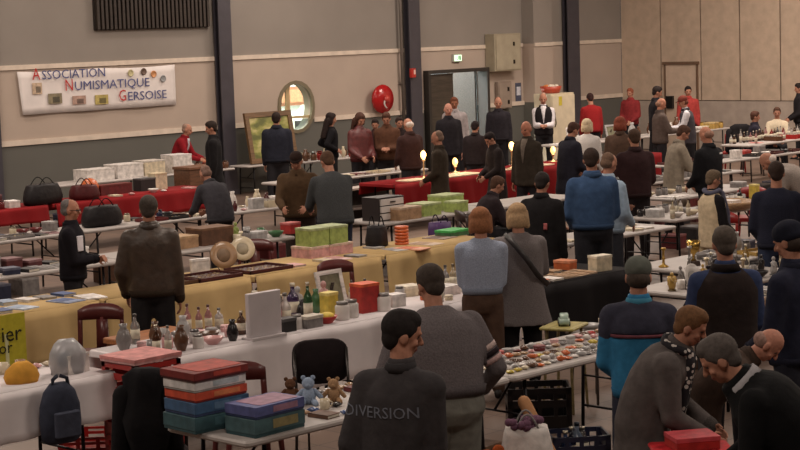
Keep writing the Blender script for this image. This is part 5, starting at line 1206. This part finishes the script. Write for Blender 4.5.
P(205, 166, 320, 'hunched person in dark grey jacket before the wooden crate', Y=18.2, top=('jacket', (62, 60, 66)), trousers=(30, 28, 32), hair=('receding', (130, 100, 88)), lean=38, hp=36, L='table', Rr='table', girth=1.12)
P(276, 112, 5, 'person in dark navy jacket with back turned before the painting', Y=24.3, girth=1.22, top=('jacket', (36, 38, 50)), hair=('short', DB), hp=6)
P(296, 152, 186, 'person in dark cap and brown jacket looking down over a table', Y=17.0, top=('jacket', (84, 62, 42)), trousers=(50, 40, 34), hair=('cap', (90, 80, 74)), lean=12, hp=20, L='table', Rr='table', extra=[E_cap((46, 30, 26))], girth=1.28)
P(327, 151, 338, 'person in grey cardigan and dark jeans bending over a table', Y=15.75, top=('sweater', (66, 68, 70)), trousers=(38, 42, 60), hair=('short', (84, 58, 42)), lean=20, hp=34, L='table', Rr='table', girth=1.25)
P(331, 113, 75, 'long-haired person in black with hand on hip right of the porthole', Y=24.6, top=('sweater', (24, 22, 26)), trousers=(30, 28, 30), hair=('long', (40, 28, 26)), hp=12, L='hip', Rr='hip')
P(360, 113, 145, 'person with long brown hair in maroon leather jacket', Y=23.1, top=('leather', (96, 38, 38)), hair=('long', (74, 46, 36)), hp=26, L='low', Rr='low')
P(375, 119, 185, 'dark-haired person half hidden left of the brown jacket', Y=24.3, top=('jacket', (56, 34, 34)), hair=('short', (40, 28, 26)), hp=14)
P(386, 112, 185, 'person in brown jacket with hands joined below the hose reel', Y=22.9, top=('jacket', (86, 54, 38)), hair=('short', (80, 50, 38)), hp=24, L='clasp', Rr='clasp')
P(399, 117, 160, 'dark-clad person behind the white-haired one under the hose reel', Y=23.8, top=('jacket', (40, 28, 28)), hair=('short', (50, 34, 30)))
P(408, 118, 325, 'white-haired person in dark brown jacket before the steel column', Y=21.0, top=('jacket', (58, 36, 34)), hair=('bald', (200, 186, 178)), hp=24, L='low', Rr='low', girth=1.1)
P(437, 131, 280, 'grey-haired person in dark coat right of the left candle lamp', Y=18.7, top=('coat', (56, 46, 36)), hair=('receding', (120, 96, 82)), hp=18, L='low', Rr='low')
P(448, 103, 170, 'balding person in dark blazer before the open door', Y=23.1, top=('blazer', (36, 33, 38)), hair=('bald', (120, 90, 80)), skin=(190, 130, 110), hp=4)
P(454, 97, 180, 'person with brown face just behind the dark blazer', Y=24.6, top=('jacket', (150, 140, 140)), hair=('short', (110, 60, 40)), skin=(150, 92, 66))
P(475, 121, 20, 'dark-haired person in dark jacket left of the bowed one', Y=21.3, top=('jacket', (40, 32, 34)), hair=('short', (34, 24, 24)), hp=20)
P(490, 132, 250, 'person in dark coat bowing over the red table', Y=18.8, top=('coat', (42, 34, 34)), hair=('short', (36, 26, 26)), lean=8, hp=36, L='low', Rr='low', trousers=(110, 104, 108))
P(498, 97, 180, 'person in dark jacket below the electrical cabinet', Y=24.3, top=('jacket', (40, 36, 42)), hair=('receding', (110, 76, 60)))
P(526, 121, 215, 'tall balding person in dark suit and pale shirt at the right lamp', Y=17.6, top=('blazer', (54, 46, 38)), hair=('bald', (130, 96, 80)), hp=12, shirt=(112, 100, 90), skin=(176, 112, 88))
P(543, 93, 185, 'white-shirted person in black waistcoat before the wall pier', Y=24.3, top=('vest', (32, 27, 30), (214, 206, 210)), hair=('receding', (150, 124, 108)), hp=12, L='clasp', Rr='clasp', shirt=(214, 208, 212))
P(497, 176, 70, 'seated person in dark jacket bending behind the lime boxes', Y=15.25, top=('jacket', (46, 36, 40)), hair=('short', (84, 56, 42)), sit='dark chair under the bent figure by the lime boxes', lean=26, hp=24, L='table', Rr='table')
P(480, 208, 2, 'ginger-haired person in light blue jumper with back turned', Y=10.15, top=('sweater', (150, 160, 182)), trousers=(84, 62, 50), hair=('bob', (150, 96, 62)), hp=20, L='clasp', Rr='clasp', hem=.98)
P(517, 204, 354, 'blond person in long grey knitted tunic with a shoulder strap', Y=10.2, top=('tunic', (118, 110, 110)), trousers=(24, 22, 24), hair=('bob', (176, 142, 104)), hp=24, L='fwd', Rr='fwd', extra=[E_strap((44, 38, 38), None, 1)], girth=1.24, hem=.74)
P(542, 172, 25, 'person all in black right of the grey tunic', Y=12.05, top=('coat', (26, 24, 26)), hair=('short', (40, 34, 32)), lean=6, hp=18, trousers=(24, 24, 28), extra=[E_patch(.1, -.15, 1.15, .04, .07, (170, 90, 90))])
P(573, 122, 60, 'person in dark navy coat leaning left of the white-haired one', Y=17.2, top=('coat', (34, 33, 44)), hair=('short', (70, 44, 34)), lean=10, hp=30, L='low', Rr='low')
P(587, 119, 20, 'white-haired person in white top behind the dark navy coat', Y=18.6, top=('sweater', (206, 200, 196)), hair=('bob', (206, 184, 150)), hp=10)
P(591, 148, 352, 'person in blue denim jacket with back turned', Y=12.0, top=('jacket', (54, 80, 118)), trousers=(36, 36, 42), hair=('short', (56, 42, 36)), hp=12, hy=20, L='low', Rr='low', girth=1.2, hem=.93)
P(609, 153, 50, 'person in light blue shirt with grey shoulder bag beside the denim jacket', Y=12.3, top=('jacket', (150, 172, 194)), trousers=(52, 54, 62), hair=('receding', (110, 84, 68)), hp=22, L='fwd', Rr='low', extra=[E_strap((60, 54, 52), (64, 60, 60), -1)])
P(590, 93, 350, 'person in red jumper with back turned before the right steel column', Y=24.3, top=('sweater', (150, 28, 30)), trousers=(32, 28, 32), hair=('short', (50, 26, 24)), lean=10, hp=24)
P(630, 88, 215, 'person in dark red by the corner of the right wall', Y=25.4, top=('jacket', (136, 40, 42)), hair=('short', (140, 72, 50)), hp=10, L='low', Rr='low')
P(657, 86, 85, 'tall person in black jacket behind the bald one at right', Y=22.4, top=('jacket', (34, 30, 34)), hair=('short', (40, 30, 28)), hp=20, L='low', Rr='low')
P(661, 98, 80, 'bald person in grey-brown jacket facing the grey waistcoat', Y=20.6, top=('jacket', (92, 78, 72)), hair=('bald', (150, 110, 90)), skin=(190, 126, 100), hp=20, L='fwd', Rr='fwd', girth=1.1)
P(683, 96, 275, 'person in grey waistcoat with white sleeves and reddish cap', Y=20.9, top=('longvest', (72, 68, 74), (204, 200, 206)), hair=('cap', (110, 60, 46)), lean=10, hp=18, L='fwd', Rr='fwd', extra=[E_cap((122, 56, 46))])
P(688, 86, 180, 'dark-haired person in red behind the grey waistcoat', Y=23.9, top=('jacket', (170, 56, 52)), hair=('short', (36, 26, 26)))
P(620, 117, 20, 'red-haired person in brown jacket behind the dark maroon one', Y=17.4, top=('jacket', (84, 62, 50)), hair=('bob', (130, 62, 44)), hp=16)
P(634, 129, 352, 'person in dark maroon jacket with back turned at right centre', Y=14.4, top=('jacket', (50, 30, 32)), trousers=(34, 28, 30), hair=('short', (70, 50, 38)), hp=14, L='low', Rr='low', girth=1.12)
P(683, 125, 80, 'person in beige-grey coat looking down at a table', Y=15.3, top=('coat', (138, 126, 110)), hair=('short', (78, 52, 40)), lean=14, hp=34, L='table', Rr='table')
P(706, 126, 318, 'bald person in black jacket with small white label', Y=14.0, top=('jacket', (24, 24, 28)), hair=('bald', (150, 110, 92)), hp=26, skin=(190, 126, 100), L='low', Rr='low', girth=1.12, extra=[E_patch(.11, -.14, 1.38, .08, .022, (214, 210, 210))])
P(713, 170, 68, 'person in cream fleece vest with black sleeves', Y=11.35, top=('longvest', (206, 184, 150), (28, 25, 28)), trousers=(196, 172, 134), hair=('short', (104, 86, 68)), hp=16, L='low', Rr='low', extra=[E_scarf((96, 96, 116)), E_glasses])
P(755, 111, 95, 'seated person in dark jacket turned towards the cream jumper', Y=20.25, top=('jacket', (36, 33, 46)), hair=('short', (84, 52, 40)), sit='dark chair under the seated person in dark jacket', L='table', Rr='table')
P(777, 107, 190, 'seated person in cream jumper facing the hall', Y=20.6, top=('sweater', (204, 186, 158)), hair=('short', (84, 56, 42)), sit='dark chair under the seated person in cream jumper', L='table', Rr='table')
P(799, 83, 275, 'dark-clad person cut by the right edge near the wall', Y=21.6, top=('jacket', (34, 30, 34)), hair=('short', (36, 28, 26)), hp=10, L='low', Rr='low')
P(768, 152, 285, 'white-haired person in pale grey jumper bending low at right', Y=12.3, top=('sweater', (150, 138, 130)), hair=('bald', (206, 190, 180)), lean=58, hp=46, L='low', Rr='low', girth=1.25)
P(776, 161, 5, 'person in navy jumper with back turned at right', Y=9.9, top=('sweater', (34, 36, 52)), trousers=(40, 48, 70), hair=('short', (52, 38, 32)), L='low', Rr='low', girth=1.12)
P(789, 222, 310, 'person in navy cap and navy jacket at the right edge', Y=6.4, top=('jacket', (34, 36, 54)), trousers=(34, 34, 44), hair=('cap', (60, 48, 42)), hp=18, L='low', Rr='low', girth=1.02, extra=[E_cap((28, 30, 44), False, True)])
P(724, 226, 356, 'person in dark brown body warmer with blue sleeves', Y=7.0, top=('vest', (44, 34, 32), (50, 62, 98)), trousers=(36, 32, 36), hair=('short', (82, 72, 64)), hp=10, L='low', Rr='low', girth=1.15)
P(638, 258, 8, 'person in bright blue jacket with dark yoke and grey cap', Y=6.75, top=('jacket', (44, 118, 164)), trousers=(44, 46, 60), hair=('cap', (70, 58, 50)), hp=12, L='low', Rr='low', extra=[E_cap((96, 100, 92)), E_yoke((58, 58, 74), (116, 62, 72))], girth=1.0, collar=(60, 130, 160))
def spotted():
    m = bpy.data.materials.new('spotted_wool'); m.use_nodes = True; nt = m.node_tree; bb = nt.nodes['Principled BSDF']; L = nt.links.new
    tc = nt.nodes.new('ShaderNodeTexCoord'); v = nt.nodes.new('ShaderNodeTexVoronoi'); v.inputs['Scale'].default_value = 26; r = nt.nodes.new('ShaderNodeValToRGB'); r.color_ramp.interpolation = 'CONSTANT'; e = r.color_ramp.elements
    e[0].color = lin((196, 188, 182)) + (1,); e[1].position = .34; e[1].color = lin((28, 24, 30)) + (1,)
    L(tc.outputs['Object'], v.inputs['Vector']); L(v.outputs['Distance'], r.inputs[0]); L(r.outputs[0], bb.inputs['Base Color']); bb.inputs['Roughness'].default_value = .9; return m
P(690, 306, 104, 'person with auburn hair in grey leather coat and spotted scarf', Y=5.9, top=('coat', (88, 80, 78)), hair=('short', (112, 76, 48)), lean=34, hp=26, L='low', Rr='low', extra=[E_scarf(spotted())], girth=1.25, collar=(84, 76, 72))
P(720, 334, 282, 'grey-haired person in black suit bending at the lower right', Y=5.05, top=('blazer', (14, 14, 16)), hair=('short', (84, 76, 72)), lean=46, hp=34, L='low', Rr='low', girth=1.32, collar=(150, 146, 150))
P(768, 328, 100, 'bald person in brown coat bowing behind the black suit', Y=5.9, top=('coat', (74, 58, 50)), hair=('bald', (150, 116, 104)), lean=56, hp=50, L='low', Rr='low', skin=(190, 128, 106))
P(430, 264, 345, 'person in grey jumper with striped right sleeve, back turned', Y=7.42, top=('sweater', (104, 96, 98)), trousers=(116, 114, 106), hair=('short', (66, 56, 50)), lean=20, hp=22, hy=-12, L=(.1, .2, -.4), Rr=(.12, .18, -.42), girth=1.42, slean=-1, hem=.97, extra=[E_stripes(1, ((196, 172, 166), (44, 34, 38), (196, 160, 156)))])
P(401, 310, 20, 'person in dark grey jacket with lettering across the back', Y=6.2, top=('jacket', (62, 58, 60)), trousers=(52, 50, 52), hair=('short', (34, 28, 27)), hp=14, hy=55, L='pocket', Rr='clasp', girth=.92, slean=8, extra=[E_backtext('DIVERSION', (112, 116, 128), 1.24, .08)])
flush_people()
unique_labels()
# ------------------------------------------------------------------ light: warm hall lamps, added fill by the back wall, daylight in the corridor
def area(x, y, z, sx, sy, e, c=(1, .86, .74), rot=(0, 0, 0), nm='hall_light'):
    l = bpy.data.lights.new(nm, 'AREA'); l.shape = 'RECTANGLE'; l.size = sx; l.size_y = sy; l.energy = e; l.color = c
    o = bpy.data.objects.new(nm, l); col.objects.link(o); o.location = (x, y, z); o.rotation_euler = rot
for x in (3, 12, 21, 30):
    for y in (3, 12, 21): area(x, y, CEIL - .15, 2.4, 2.4, {3: 225, 12: 255, 21: 360}[y] * (1.35 if x == 30 else 1))
area(33.5, 17, CEIL - .15, 2, 2, 340)
for x in (16, 24): area(x, 25.2, CEIL - .15, 2.4, 1.2, 170)  # extra unseen fill lights, added to brighten the back wall
area(wc.x + 1, WY + 1.9, 3.5, 4, 2, 330, (.95, 1, .88), nm='corridor_lamp'); area(dx1 - 1, WY + 1.9, 3.5, 3, 2, 900, (.9, .97, 1), nm='corridor_lamp')
w = bpy.data.worlds.new('world'); sc.world = w; w.use_nodes = True; w.node_tree.nodes['Background'].inputs[0].default_value = (.5, .5, .5, 1); w.node_tree.nodes['Background'].inputs[1].default_value = .1
